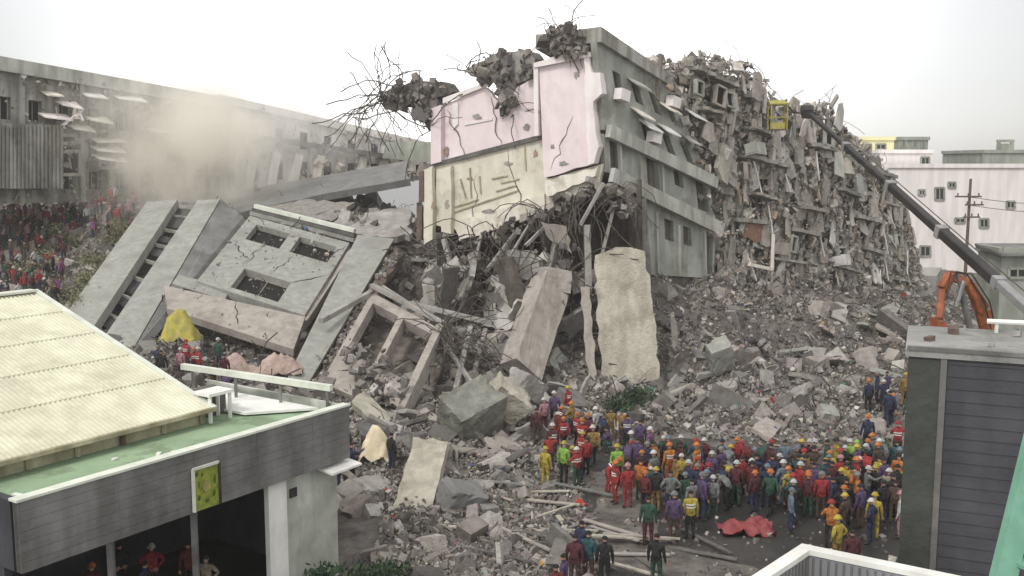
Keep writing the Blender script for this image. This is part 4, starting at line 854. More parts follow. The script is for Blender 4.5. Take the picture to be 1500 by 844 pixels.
b = MB(); b.hexa([hv(-11.32, 0.3, 4.2), hv(-11.1, .3, 4.2), hv(-11.1, 9, 4.2), hv(-11.32, 9, 4.2), hv(-11.32, .3, 5.98), hv(-11.1, .3, 5.98), hv(-11.1, 9, 5.98), hv(-11.32, 9, 5.98)]); b.build('side_fascia', 'board_dark', HALL)
b = MB(); b.hexa([hv(0, .3, 4.2), hv(.12, .3, 4.2), hv(.12, 7.1, 4.2), hv(0, 7.1, 4.2), hv(0, .3, 6.0), hv(.12, .3, 6.0), hv(.12, 7.1, 6.0), hv(0, 7.1, 6.0)]); b.build('end_parapet', 'hall_wall', HALL)
# pitched roof: corrugated sheets, front and back slopes
E0, E1 = -3.3, -16; zE, zR, pE, pR = 6.32, 9.25, 3.1, 12.6
def slope(p0, z0, p1, z1):
    m = MB(); n = 320; row = []
    for i in range(n + 1):
        a_ = E0 + (E1 - E0) * i / n; dz = .045 if (i % 4) in (1, 2) else 0
        row += [hv(a_, p0, z0 + dz), hv(a_, p1, z1 + dz)]
    fs = [(2 * i, 2 * i + 2, 2 * i + 3, 2 * i + 1) for i in range(n)]; m.add(row, fs); return m
s1_ = slope(pE - .35, zE - .1, pR, zR).build('ribbed_roof', 'roof_yellow', HALL)
s2_ = slope(2 * pR - pE, zE, pR, zR).build('ribbed_roof', 'roof_yellow', HALL)
b = MB()
for k in range(1, 5): t = k / 5; b.beam(hv(E0, pE + (pR - pE) * t, zE + (zR - zE) * t + .05), hv(E1, pE + (pR - pE) * t, zE + (zR - zE) * t + .05), .04, .012)
b.build('sheet_lap', 'roof_yellow', HALL)
b = MB(); b.beam(hv(E0 + .05, pE - .4, zE - .1), hv(E0 + .05, pR, zR + .06), .2, .12); b.beam(hv(E0, pR, zR + .08), hv(E1, pR, zR + .08), .5, .08); b.build('ridge_cap', 'coping', HALL)
b = MB(); b.beam(hv(E0 + .1, pE - .42, zE - .12), hv(E1, pE - .42, zE - .12), .14, .12); b.build('gutter', 'wall_beige', HALL)
b = MB(); b.hexa([hv(E1, pE, 5.7), hv(E0, pE, 5.7), hv(E0, pE + .2, 5.7), hv(E1, pE + .2, 5.7), hv(E1, pE, zE - .08), hv(E0, pE, zE - .08), hv(E0, pE + .2, zE - .06), hv(E1, pE + .2, zE - .06)])
b.prism([hv(E0 - .01, pE, 5.7), hv(E0 - .01, 2 * pR - pE, 5.7), hv(E0 - .01, pR, zR - .1), hv(E0 - .01, pE, zE - .12)][:4], -ha * .2); b.build('clerestory_wall', 'wall_beige', HALL)
for k in range(9): b = MB(); t = E0 - .15 - k * 1.45; b.beam(hv(t, pE - .06, 5.72), hv(t, pE - .06, zE - .15), .14, .12); b.build('bracket', 'rusty' if k % 3 == 2 else 'wall_beige', HALL)
# wall, opening and vent below the fascia
b = MB(); b.hexa([hv(-2.9, .5, 0), hv(-.05, .5, 0), hv(-.05, .75, 0), hv(-2.9, .75, 0), hv(-2.9, .5, 4.2), hv(-.05, .5, 4.2), hv(-.05, .75, 4.2), hv(-2.9, .75, 4.2)]); b.build('front_wall', 'hall_wall', HALL)
b = MB(); b.hexa([hv(-3.25, .3, 0), hv(-2.5, .3, 0), hv(-2.5, .5, 0), hv(-3.25, .5, 0), hv(-3.25, .3, 4.2), hv(-2.5, .3, 4.2), hv(-2.5, .5, 4.2), hv(-3.25, .5, 4.2)]); b.build('pillar', 'white_paint', HALL)
b = MB(); b.hexa([hv(-2.2, .46, 3.35), hv(-1.9, .46, 3.35), hv(-1.9, .5, 3.35), hv(-2.2, .5, 3.35), hv(-2.2, .46, 3.65), hv(-1.9, .46, 3.65), hv(-1.9, .5, 3.65), hv(-2.2, .5, 3.65)]); b.build('vent', 'black_and_shade', HALL)
b = MB(); b.hexa([hv(-1.1, -.35, 3.95), hv(.3, -.35, 3.95), hv(.3, .5, 4.05), hv(-1.1, .5, 4.05), hv(-1.1, -.35, 4.02), hv(.3, -.35, 4.02), hv(.3, .5, 4.12), hv(-1.1, .5, 4.12)]); b.build('canopy', 'white_paint', HALL)
b = MB(); b.hexa([hv(-11.3, 7, 0), hv(-.05, 7, 0), hv(-.05, 7.2, 0), hv(-11.3, 7.2, 0), hv(-11.3, 7, 4.2), hv(-.05, 7, 4.2), hv(-.05, 7.2, 4.2), hv(-11.3, 7.2, 4.2)]); b.build('rear_wall', 'board_dark', HALL)
for t in (-11.3, -.25): b = MB(); b.hexa([hv(t, .8, 0), hv(t + .2, .8, 0), hv(t + .2, 7, 0), hv(t, 7, 0), hv(t, .8, 4.2), hv(t + .2, .8, 4.2), hv(t + .2, 7, 4.2), hv(t, 7, 4.2)]); b.build('side_wall', 'board_dark', HALL)
for t in (-5.9, -8.6): b = MB(); b.beam(hv(t, .5, 0), hv(t, .5, 4.2), .16, .16); b.build('post', 'steel', HALL)
# sign on the fascia
SG = thing('wall_sign', 'yellow green square emblem sign in a pale frame on the grey fascia', 'sign', hv(-5.75, -.05, 4.3))
b = MB(); q = [hv(-6.3, -.06, 4.24), hv(-5.4, -.06, 4.24), hv(-5.4, -.06, 5.48), hv(-6.3, -.06, 5.48)]; b.prism(q, hp * .05); b.build('sign_board', 'sign_green', SG)
b = MB()
for k in (2, 3): b.beam(q[k], q[(k + 1) % 4], .07, .08, up=hp)
b.build('frame', 'coping', SG)
b = MB(); b.beam(q[1], q[2], .06, .1, up=hp); b.build('frame', 'black_and_shade', SG)
def sq(u, v): return hv(-6.3 + .9 * u, -.075, 4.24 + 1.24 * v)
b = MB()
for (u, v, w, h_) in ((.14, .86, .12, .12), (.34, .82, .1, .14), (.2, .3, .14, .2), (.5, .18, .25, .1), (.78, .3, .14, .22), (.82, .62, .12, .26), (.2, .6, .08, .2), (.5, .6, .1, .12), (.45, .4, .2, .06)):
    ph = rng.random(); b.prism([sq(u + w * .5 * rng.uniform(.5, 1) * math.cos(ph + k * .9), v + h_ * .5 * rng.uniform(.6, 1) * math.sin(ph + k * .9)) for k in range(7)], hp * .01)
b.each('emblem', 'sign_dark', SG)
b = MB(); b.prism([sq(.5 + .17 * math.cos(k * math.pi / 5), .52 + .17 * (1 if k % 2 else .6) * math.sin(k * math.pi / 5)) - hp * .004 for k in range(10)], hp * .01); b.build('emblem', 'tarp_yellow', SG)
# things on the flat roof
RL = thing('roof_railing', 'pale grey pipe railing along the back end of the green flat roof', 'railing', hv(0, 5, 5.7))
b = MB(); b.beam(hv(-.1, .6, 6.55), hv(-1.2, 6.9, 6.75), .2, .2); b.build('rail', 'coping', RL)
for k in range(4): b = MB(); t = k / 3.2; p = hv(-.1, .8, 6.5).lerp(hv(-1.2, 6.8, 6.7), t); b.beam((p.x, p.y, 5.7), p, .09, .09); b.build('post', 'steel', RL)
b = MB(); b.prism([hv(-.25, 1.1, 5.76), hv(-.25, 6.5, 5.76), hv(-2.4, 6.3, 5.76), hv(-2.1, 2.6, 5.76)], Vector((0, 0, .08))); setp(b.build('roof_sheet', 'white_paint'), 'whitish sheet lying flat at the far end of the green roof', 'sheet')
VB = thing('roof_unit', 'small white metal stand at the corner of the yellow roof', 'stand', hv(-2.9, 3.3, 5.7))
b = MB(); b.box(hv(-2.85, 3.2, 6.62), (1.0, .8, .1), Euler((0, 0, .98)).to_matrix()); b.build('top', 'white_paint', VB)
for (i, j) in ((-.4, -.3), (.4, -.3), (.4, .3), (-.4, .3)): b = MB(); b.beam(hv(-2.85 + i, 3.2 + j, 5.7), hv(-2.85 + i, 3.2 + j, 6.57), .1, .1); b.build('leg', 'white_paint', VB)
b = MB(); b.box(hv(-2.5, 3.9, 6.15), (.9, .7, .9), Euler((0, 0, .98)).to_matrix()); setp(b.build('roof_box', 'concrete_dark', bevel=.03), 'dark box standing behind the small white metal stand', 'box')
for (a_, p_, l_) in ((-6.4, 1.3, .3), (-6.0, 1.1, .22), (-10.6, 1.2, .4), (-7.4, 1.9, .2)):
    b = MB(); b.chunk(hv(a_, p_, 5.74), (l_, l_ * .5, .06), Euler((0, 0, rng.uniform(0, 3))).to_matrix()); setp(b.build('litter', 'white_paint'), 'white scrap of litter lying on the green flat roof', 'litter', 'scraps on the green roof')

# ------------------------------------------------------------ foreground right
DB = thing('clad_building', 'dark slate clad building wall filling the right edge of the view', 'building', (11, 21, 0))
q0 = Vector((8.2, 20, 0)); dR, dF = Vector((2.5, 6, 0)).normalized(), Vector((6, -2.5, 0)).normalized()
def dv(u, v, z): return q0 + dF * u + dR * v + Vector((0, 0, z))
b = MB(); mass(b, [dv(0.03, .03, 0), dv(9, .03, 0), dv(9, 3.2, 0), dv(.03, 3.2, 0)], [dv(0.03, .03, 10.0), dv(9, .03, 10.0), dv(9, 3.2, 10.0), dv(.03, 3.2, 10.0)]); b.build('wall', 'board_dark', DB)
b = MB()
for k in range(40):
    z0 = k * .255; b.hexa([dv(.75, -.018, z0), dv(9, -.018, z0), dv(9, .02, z0), dv(.75, .02, z0), dv(.75, .0, z0 + .253), dv(9, .0, z0 + .253), dv(9, .02, z0 + .245), dv(.75, .02, z0 + .245)])
b.build('cladding', 'board_dark', DB)
b = MB(); b.hexa([dv(0, -.02, 0), dv(.62, -.02, 0), dv(.62, .02, 0), dv(0, .02, 0), dv(0, -.02, 10.2), dv(.62, -.02, 10.2), dv(.62, .02, 10.2), dv(0, .02, 10.2)]); b.build('corner_board', mat('corner_board', (.06, .065, .058), scale=.8, rough=.7), DB)
b = MB(); b.hexa([dv(.62, -.05, 0), dv(.74, -.05, 0), dv(.74, .02, 0), dv(.62, .02, 0), dv(.62, -.05, 10.1), dv(.74, -.05, 10.1), dv(.74, .02, 10.1), dv(.62, .02, 10.1)]); b.build('downpipe', 'board_grey', DB)
b = MB(); b.hexa([dv(-.06, -.07, 10.06), dv(9, -.07, 10.06), dv(9, 3.3, 10.06), dv(-.06, 3.3, 10.06), dv(-.06, -.07, 10.2), dv(9, -.07, 10.2), dv(9, 3.3, 10.2), dv(-.06, 3.3, 10.2)]); b.build('roof', 'roof_flat_grey', DB)
b = MB(); b.beam(dv(-.03, -.04, 10.24), dv(9, -.04, 10.24), .12, .08); b.build('roof_edge', 'board_grey', DB)
b = MB(); b.tube([dv(1.6, 2.9, 10.45), dv(6, 2.9, 10.5)], .06, 8); b.beam(dv(1.8, 2.9, 10.2), dv(1.8, 2.9, 10.45), .06); b.beam(dv(3, 2.9, 10.2), dv(3, 2.9, 10.45), .06); setp(b.build('roof_pipe', 'white_paint'), 'white pipe running across the flat grey roof at right', 'pipe')
for (u, v, s) in ((.4, 1.2, .16), (.9, 2.4, .25), (1.6, 1.0, .12), (2.2, 2.6, .2)):
    b = MB(); b.chunk(dv(u, v, 10.2 + s * .3), (s * 1.4, s, s * .7), rrot(10, 10, 180)); setp(b.build('roof_debris', rng.choice(['concrete', 'rusty'])), 'small lump of debris lying on the flat grey roof at right', 'debris', 'debris on the right roof')
# white rimmed flat roof
wc = Vector((5.55, 18, 0)); w1, w2 = Vector((-1.15, -1.3, 0)).normalized(), Vector((2.05, -1.3, 0)).normalized()
WZ = -.3
WR = thing('white_rimmed_building', 'low building with a white roof rim and grey inner parapet at bottom right', 'building', wc)
def wv(a_, b__, z): return wc + w1 * a_ + w2 * b__ + Vector((0, 0, z + WZ * (z > 1)))
A_, B_ = 3.4, 4.4
b = MB(); mass(b, [wv(.02, .02, 0), wv(A_, .02, 0), wv(A_, B_, 0), wv(.02, B_, 0)], [wv(.02, .02, 5.9), wv(A_, .02, 5.9), wv(A_, B_, 5.9), wv(.02, B_, 5.9)]); b.build('wall', 'hall_wall', WR)
b = MB(); b.prism([wv(0, 0, 5.9), wv(A_, 0, 5.9), wv(A_, .2, 5.9), wv(.2, .2, 5.9)], Vector((0, 0, 1.1))); b.prism([wv(0, 0, 5.9), wv(.2, .2, 5.9), wv(.2, B_, 5.9), wv(0, B_, 5.9)], Vector((0, 0, 1.1)))
b.prism([wv(A_, 0.2, 5.9), wv(A_, B_, 5.9), wv(A_ - .2, B_, 5.9), wv(A_ - .2, .2, 5.9)], Vector((0, 0, 1.1))); b.prism([wv(.2, B_, 5.9), wv(A_ - .2, B_, 5.9), wv(A_ - .2, B_ - .2, 5.9), wv(.2, B_ - .2, 5.9)], Vector((0, 0, 1.1))); b.build('parapet', 'inner_grey', WR)
b = MB()
for k in range(30): b.beam(wv(.21, .3 + k * .14, 5.92), wv(.21, .3 + k * .14, 6.95), .03, .03)
for k in range(22): b.beam(wv(.3 + k * .14, .21, 5.92), wv(.3 + k * .14, .21, 6.95), .03, .03)
b.build('parapet_rib', 'board_grey', WR)
b = MB(); e_ = -.03; f_ = .23
b.prism([wv(e_, e_, 7.0), wv(A_, e_, 7.0), wv(A_, f_, 7.0), wv(f_, f_, 7.0)], Vector((0, 0, .1))); b.prism([wv(e_, e_, 7.0), wv(f_, f_, 7.0), wv(f_, B_, 7.0), wv(e_, B_, 7.0)], Vector((0, 0, .1))); b.build('rim', 'white_paint', WR)
GP = thing('steel_stringer', 'slanting green steel beam beside the dark clad wall at the right edge', 'beam', W(1470, 844, 13.5))
b = MB(); t_, l_ = W(1512, 670, 13.2), W(1470, 844, 12.6); dd = (l_ - t_).normalized(); b.beam(l_ + dd * (l_.z / -dd.z) * .98, t_ - dd * 1.5, .3, .16, up=(0, -1, 0)); b.build('beam', 'green_steel', GP)
b = MB()
for k in range(9): p = t_ + dd * (k * .9 - .3) + Vector((.1, -.1, 0)); b.beam(p, p + Vector((1.0, .4, 0)), .25, .05)
b.each('tread', 'green_steel', GP)

# ------------------------------------------------------------ machines
CRN = thing('crane', 'mobile crane with long dark telescopic boom reaching over the ruin', 'crane', (24.2, 32, 0))
a0, a3 = W(1460, 412, 48), W(1187, 168, 75); dC = (a3 - a0).normalized(); base = a0 - dC * 16.5
pts = [base, a0, a0.lerp(a3, .22), a0.lerp(a3, .47), a0.lerp(a3, .74), a3]; ws = [.42, .52, .46, .38, .3]
for k in range(5): b = MB(); b.beam(pts[k], pts[k + 1] + dC * .02, ws[k], ws[k] * 1.05); b.build('boom_section', 'boom_grey' if k == 0 else 'boom_dark', CRN, bevel=.06)
for k in range(1, 5): b = MB(); b.beam(pts[k] - dC * .35, pts[k] + dC * .1, ws[k - 1] + .12, ws[k - 1] * 1.05 + .12); b.build('boom_collar', 'boom_grey', CRN)
b = MB(); b.beam(a3 - dC * .2, a3 + dC * 1.0 + Vector((0, 0, -.3)), .7, .5); b.tube([a3 + dC * .8 + Vector((-.4, 0, .1)), a3 + dC * .8 + Vector((.4, 0, .1))], .4, 12); b.build('boom_head', 'boom_dark', CRN)
b = MB(); b.tube([base + Vector((0, 0, .7)), a3 + Vector((0, 0, .55))], .03, 5); b.build('cable', 'rebar_metal', CRN)
b = MB(); b.tube([base + Vector((0, 1.5, -1.6)), base + dC * 6 + Vector((0, 0, -.5))], .22, 10); b.build('lift_cylinder', 'steel', CRN)
b = MB(); b.box((24.2, 29, 1.2), (2.6, 11, .9)); b.build('chassis', 'white_paint', CRN, bevel=.08)
b = MB(); b.box((24.2, base.y - .4, 2.4), (2.4, 4.0, 1.4)); b.build('turntable', 'white_paint', CRN, bevel=.1)
b = MB(); b.box((23.2, 35.2, 2.3), (1.4, 1.8, 1.6), jit=.1); b.build('cab', 'white_far', CRN, bevel=.08)
for k in range(4):
    for s in (-1, 1): b = MB(); b.tube([(24.2 + s * 1.05, 25 + k * 2.6, .6), (24.2 + s * 1.4, 25 + k * 2.6, .6)], .6, 20); b.build('wheel', 'boom_dark', CRN)
# yellow basket hanging at the boom tip
bp_ = W(1139, 172, 71.5); YB = thing('work_basket', 'yellow work basket hanging at the tip of the crane boom against the ruin', 'basket', bp_)
b = MB(); b.box(bp_ + Vector((0, 0, -1.1)), (1.6, 1.2, .1)); b.build('floor', 'rusty', YB)
b = MB(); b.box(bp_ + Vector((-.1, -.6, -.75)), (1.4, .06, .55)); b.box(bp_ + Vector((.78, 0, -.6)), (.06, 1.1, .9)); b.build('side_panel', 'tarp_yellow', YB)
b = MB()
for i in (-.8, .8):
    for j in (-.6, .6): b.beam(bp_ + Vector((i, j, -1.1)), bp_ + Vector((i, j, 1.1)), .09)
for i in (-.8, .8): b.beam(bp_ + Vector((i, -.6, 0)), bp_ + Vector((i, .6, 0)), .08); b.beam(bp_ + Vector((i, -.6, 1.1)), bp_ + Vector((i, .6, 1.1)), .08)
for j in (-.6, .6): b.beam(bp_ + Vector((-.8, j, 0)), bp_ + Vector((.8, j, 0)), .08); b.beam(bp_ + Vector((-.8, j, 1.1)), bp_ + Vector((.8, j, 1.1)), .08)
b.build('rail', 'tarp_yellow', YB)
b = MB(); b.prism([bp_ + Vector(p) for p in ((-.95, -.7, 1.1), (.9, -.7, 1.15), (.75, .7, 1.5), (-.8, .7, 1.45))], Vector((0, 0, .08))); b.build('canopy', 'tarp_yellow', YB)
b = MB(); b.tube([bp_ + Vector((.7, 0, 1.3)), a3 + Vector((-.9, 0, .3)), a3 + dC * .6], .09, 6); b.build('hanger_arm', 'boom_dark', YB)
YB.scale = (.72, .72, .8)
# orange excavator
EX = thing('excavator', 'orange excavator with raised bent arm behind the dark clad building', 'excavator', (W(1475, 600, 48).x + 1, 49, 0))
pv, ap, tp = W(1474, 590, 48), W(1416, 404, 47.5), W(1376, 468, 46.5); el_ = W(1440, 455, 48)
def limb(mb, pts, ws_):
    for i in range(len(pts) - 1): mb.taper(pts[i], pts[i + 1], .34, .34, ws_[i], ws_[i + 1])
b = MB(); limb(b, [pv, el_, ap + Vector((0, 0, -.2))], [.6, .75, .4]); b.build('boom', 'orange_paint', EX, bevel=.05)
hd = W(1392, 403, 47.3); b = MB(); limb(b, [ap + Vector((.1, 0, -.4)), hd, W(1380, 425, 47), tp], [.3, .55, .62, .3]); b.build('stick', 'orange_paint', EX, bevel=.05)
b = MB(); b.tube([W(1425, 500, 47.4), W(1408, 425, 47.2)], .16, 10); b.tube([W(1408, 425, 47.2), W(1402, 400, 47.2)], .09, 8); b.tube([W(1412, 412, 47), W(1400, 450, 46.8)], .12, 8); b.each('hydraulic_cylinder', 'steel', EX)
b = MB()
for q_ in (.12, -.12): b.tube([pv + Vector((q_, -.3, .3)), el_ + Vector((q_, -.35, .5)), ap + Vector((q_, -.3, .1)), hd + Vector((q_, -.3, .2)), W(1385, 440, 46.7)], .035, 5)
b.build('hose', 'boom_dark', EX)
b = MB(); bk = tp; w_ = .5
prof = [(0, 0), (.35, -.15), (.75, -.6), (.7, -1.05), (.3, -1.25), (-.1, -1.0), (.1, -.55)]
b.prism([bk + Vector((x_ - .3, -w_, z_ + .1)) for x_, z_ in prof], Vector((0, 2 * w_, 0)));
for k in range(4): b.taper(bk + Vector((-.35, -w_ + .12 + k * .25, -.9)), bk + Vector((-.6, -w_ + .12 + k * .25, -1.15)), .12, .05)
b.build('bucket', 'orange_paint', EX)
bx_ = EX.location
b = MB(); b.box(bx_ + Vector((.6, .6, 1.9)), (3.6, 2.6, 1.2)); b.box(bx_ + Vector((1.6, .6, 2.7)), (1.6, 2.4, .7)); b.build('body', 'orange_paint', EX, bevel=.12)
cbx = MB(); cbx.box(bx_ + Vector((-.5, -.1, 3.0)), (1.5, 1.1, 1.7)); cb_ = cbx.build('cab', 'orange_paint', EX, bevel=.1)
b = MB(); b.box(bx_ + Vector((-.5, -.68, 3.2)), (1.1, .04, 1.0)); b.box(bx_ + Vector((-1.27, -.1, 3.2)), (.04, .8, 1.0)); b.build('window', 'glass_dark', cb_)
for s in (-1, 1):
    b = MB(); b.prism([bx_ + Vector((x_, s * 1.2 - .3, z_)) for x_, z_ in ((-1.9, .5), (-1.6, .05), (2.0, .05), (2.4, .5), (2.0, 1.0), (-1.5, 1.0))], Vector((0, .6, 0))); b.build('track', 'boom_dark', EX)
b = MB(); b.box(bx_ + Vector((.3, 0, 1.05)), (1.5, 1.6, .5)); b.build('undercarriage', 'boom_dark', EX)
print('structures done')

# ------------------------------------------------------------ people
JB = dict(pelvis=(0, 0, .95), spine=(0, 0, 1.14), chest=(0, 0, 1.34), neck=(0, 0, 1.48), hb=(0, -.015, 1.56), hm=(0, -.025, 1.645), ht=(0, -.01, 1.72),
          nose=(0, -.125, 1.635), shl=(-.19, 0, 1.4), shr=(.19, 0, 1.4), ell=(-.25, .02, 1.13), elr=(.25, .02, 1.13), wrl=(-.27, -.06, .9), wrr=(.27, -.06, .9),
          hpl=(-.1, 0, .9), hpr=(.1, 0, .9), knl=(-.115, -.03, .5), knr=(.115, -.03, .5), anl=(-.12, .02, .1), anr=(.12, .02, .1), tol=(-.14, -.17, .04), tor=(.14, -.17, .04))
JR = dict(pelvis=(.165, .13), spine=(.155, .125), chest=(.185, .135), neck=(.058, .058), hb=(.075, .085), hm=(.085, .1), ht=(.062, .07), nose=(.014, .014), shl=(.085, .085), shr=(.085, .085),
          ell=(.06, .06), elr=(.06, .06), wrl=(.04, .04), wrr=(.04, .04), hpl=(.1, .11), hpr=(.1, .11), knl=(.07, .075), knr=(.07, .075), anl=(.055, .055), anr=(.055, .055), tol=(.045, .04), tor=(.045, .04))
ED = [('pelvis', 'spine', 1), ('spine', 'chest', 1), ('chest', 'neck', 1), ('neck', 'hb', 0), ('hb', 'hm', 0), ('hm', 'ht', 0), ('hm', 'nose', 0), ('chest', 'shl', 1), ('chest', 'shr', 1), ('shl', 'ell', 1), ('shr', 'elr', 1),
      ('ell', 'wrl', 1), ('elr', 'wrr', 1), ('pelvis', 'hpl', 2), ('pelvis', 'hpr', 2), ('hpl', 'knl', 2), ('hpr', 'knr', 2), ('knl', 'anl', 2), ('knr', 'anr', 2), ('anl', 'tol', 3), ('anr', 'tor', 3)]
POSES = {
 'standing': {},
 'walking': dict(knl=(-.11, -.2, .55), anl=(-.11, -.16, .12), tol=(-.12, -.36, .06), knr=(.11, .05, .5), anr=(.11, .27, .16), tor=(.12, .12, .04), wrl=(-.26, .14, .92), ell=(-.25, .12, 1.12), wrr=(.26, -.26, 1.0), elr=(.25, -.06, 1.12)),
 'reaching': dict(ell=(-.26, -.2, 1.3), wrl=(-.18, -.44, 1.38), elr=(.28, -.12, 1.2), wrr=(.16, -.36, 1.15)),
 'pointing': dict(elr=(.36, -.12, 1.5), wrr=(.5, -.3, 1.66), ell=(-.3, .08, 1.16), wrl=(-.2, -.14, 1.04)),
 'bending': dict(spine=(0, -.1, 1.1), chest=(0, -.27, 1.2), neck=(0, -.38, 1.27), hb=(0, -.45, 1.3), hm=(0, -.5, 1.36), ht=(0, -.5, 1.44), nose=(0, -.6, 1.33), shl=(-.19, -.3, 1.22), shr=(.19, -.3, 1.22), ell=(-.22, -.38, .95), elr=(.22, -.4, .95), wrl=(-.16, -.48, .74), wrr=(.16, -.5, .76), knl=(-.14, -.08, .5), knr=(.14, -.08, .5)),
 'crouching': dict(pelvis=(0, .12, .42), spine=(0, .08, .6), chest=(0, -.03, .79), neck=(0, -.08, .93), hb=(0, -.11, 1.0), hm=(0, -.125, 1.08), ht=(0, -.11, 1.16), nose=(0, -.225, 1.07), shl=(-.19, -.05, .85), shr=(.19, -.05, .85), ell=(-.25, -.22, .66), elr=(.25, -.22, .66), wrl=(-.14, -.42, .56), wrr=(.14, -.42, .58),
                   hpl=(-.11, .08, .4), hpr=(.11, .08, .4), knl=(-.17, -.28, .52), knr=(.17, -.28, .52), anl=(-.15, -.02, .1), anr=(.15, -.02, .1), tol=(-.17, -.2, .04), tor=(.17, -.2, .04)),
 'hands on hips': dict(ell=(-.38, .08, 1.18), wrl=(-.2, -.06, 1.02), elr=(.38, .08, 1.18), wrr=(.2, -.06, 1.02)),
}
def person_mesh(name, pose):
    J = {k: Vector(v) for k, v in JB.items()}; J.update({k: Vector(v) for k, v in POSES[pose].items()})
    names = list(J); vs = [J[k] for k in names]; rr = [JR[k] for k in names]; es = [(names.index(a), names.index(b)) for a, b, _ in ED]; seg = [(J[a], J[b], c) for a, b, c in ED]
    for s, wr, el in ((-1, 'wrl', 'ell'), (1, 'wrr', 'elr')):
        d = (J[wr] - J[el]).normalized(); side = d.cross(Vector((0, -1, .3))).normalized(); pi = len(vs)
        pm = J[wr] + d * .085; vs.append(pm); rr.append((.04, .028)); es.append((names.index(wr), pi)); seg.append((J[wr] + d * .01, pm, 0))
        cur = Vector((0, -.35, -.2))
        for q_, (o_, l_) in enumerate(((-.033, .07), (-.011, .08), (.011, .075), (.033, .058))):
            a_ = pm + side * o_ * 1.1 + d * .03; b_ = a_ + (d + cur * .3).normalized() * l_ * .5; e_ = b_ + (d + cur).normalized() * l_ * .5
            k0 = len(vs); vs += [a_, b_, e_]; rr += [(.011, .011), (.009, .009), (.008, .008)]; es += [(pi, k0), (k0, k0 + 1), (k0 + 1, k0 + 2)]; seg.append((a_, e_, 0))
        a_ = J[wr] + d * .05 + side * s * -.03; e_ = a_ + (d + side * s * -1.0 + cur * .6).normalized() * .06; k0 = len(vs); vs += [a_, e_]; rr += [(.013, .013), (.01, .01)]; es += [(pi, k0), (k0, k0 + 1)]; seg.append((a_, e_, 0))
    me = bpy.data.meshes.new(name + '_s'); me.from_pydata([tuple(v) for v in vs], es, []); o = bpy.data.objects.new(name + '_s', me); col.objects.link(o)
    md = o.modifiers.new('k', 'SKIN'); md.use_smooth_shade = True
    for i, r_ in enumerate(rr): me.skin_vertices[0].data[i].radius = r_
    me.skin_vertices[0].data[0].use_root = True
    sb = o.modifiers.new('s', 'SUBSURF'); sb.levels = 1; sb.render_levels = 1
    bpy.context.view_layer.update(); dg = bpy.context.evaluated_depsgraph_get(); out = bpy.data.meshes.new_from_object(o.evaluated_get(dg)); out.name = name
    bpy.data.objects.remove(o); bpy.data.meshes.remove(me)
    # eyes, brows and ears, set into the head of the same mesh
    bm = bmesh.new(); bm.from_mesh(out); hm = J['hm']; hf = (J['nose'] - hm); hf.normalize(); hu = (J['ht'] - J['hb']).normalized(); hx = hf.cross(hu).normalized(); eyes = []
    for s in (-1, 1):
        r0 = bmesh.ops.create_icosphere(bm, subdivisions=1, radius=.012, matrix=Matrix.Translation(hm + hf * .088 + hx * s * .032 + hu * .018)); eyes += [v.index for v in r0['verts']]
        bmesh.ops.create_icosphere(bm, subdivisions=1, radius=.02, matrix=Matrix.Translation(hm + hx * s * .085 - hu * .005))
        for v in r0['verts']: v.tag = True
    eyef = [f for f in bm.faces if all(v.tag for v in f.verts)]
    for f in bm.faces: f.material_index = 0
    bm.faces.ensure_lookup_table()
    for f in bm.faces:
        if f in eyef: f.material_index = 4; continue
        p = f.calc_center_median(); best = 9; k = 0
        for a_, b_, c_ in seg:
            d = b_ - a_; t = max(0, min(1, (p - a_).dot(d) / max(d.length_squared, 1e-9))); q_ = (p - a_ - d * t).length - (.05 if c_ == 1 else 0)
            if q_ < best: best = q_; k = c_
        f.material_index = k; f.smooth = True
    bm.to_mesh(out); bm.free()
    for m in ('skin', 'cloth_navy blue', 'cloth_black', 'black_and_shade', 'hair'): out.materials.append(M[m])
    return out, J
def dome(c, r, flat, brim, hx, hf, hu, m, name):
    b = MB(); n = 12; rings = 4; vs = []
    for i in range(rings + 1):
        th = math.pi / 2 * i / rings; 
        for k in range(n): a_ = 2 * math.pi * k / n; vs.append(c + (hx * math.cos(a_) * .92 + hf * math.sin(a_)) * r * math.cos(th) + hu * r * flat * math.sin(th))
    fs = [(i * n + k, i * n + (k + 1) % n, (i + 1) * n + (k + 1) % n, (i + 1) * n + k) for i in range(rings) for k in range(n)]; b.add(vs, fs)
    if brim:
        vs = [c + (hx * math.cos(2 * math.pi * k / n) * .95 + hf * math.sin(2 * math.pi * k / n)) * r * (1 if q_ == 0 else 1.16 + (.16 if math.sin(2 * math.pi * k / n) > .3 else 0)) - hu * (.0 if q_ == 0 else .015) + hu * z_ for z_ in (0, .012) for q_ in (0, 1) for k in range(n)]
        fs = []
        for k in range(n): j = (k + 1) % n; fs += [(k, n + k, n + j, j), (2 * n + k, 2 * n + j, 3 * n + j, 3 * n + k), (n + k, 3 * n + k, 3 * n + j, n + j)]
        b.add(vs, fs)
    me = bpy.data.meshes.new(name); me.from_pydata(b.v, [], b.f); me.polygons.foreach_set('use_smooth', [True] * len(b.f)); me.materials.append(M[m]); return me
PROTO = {}
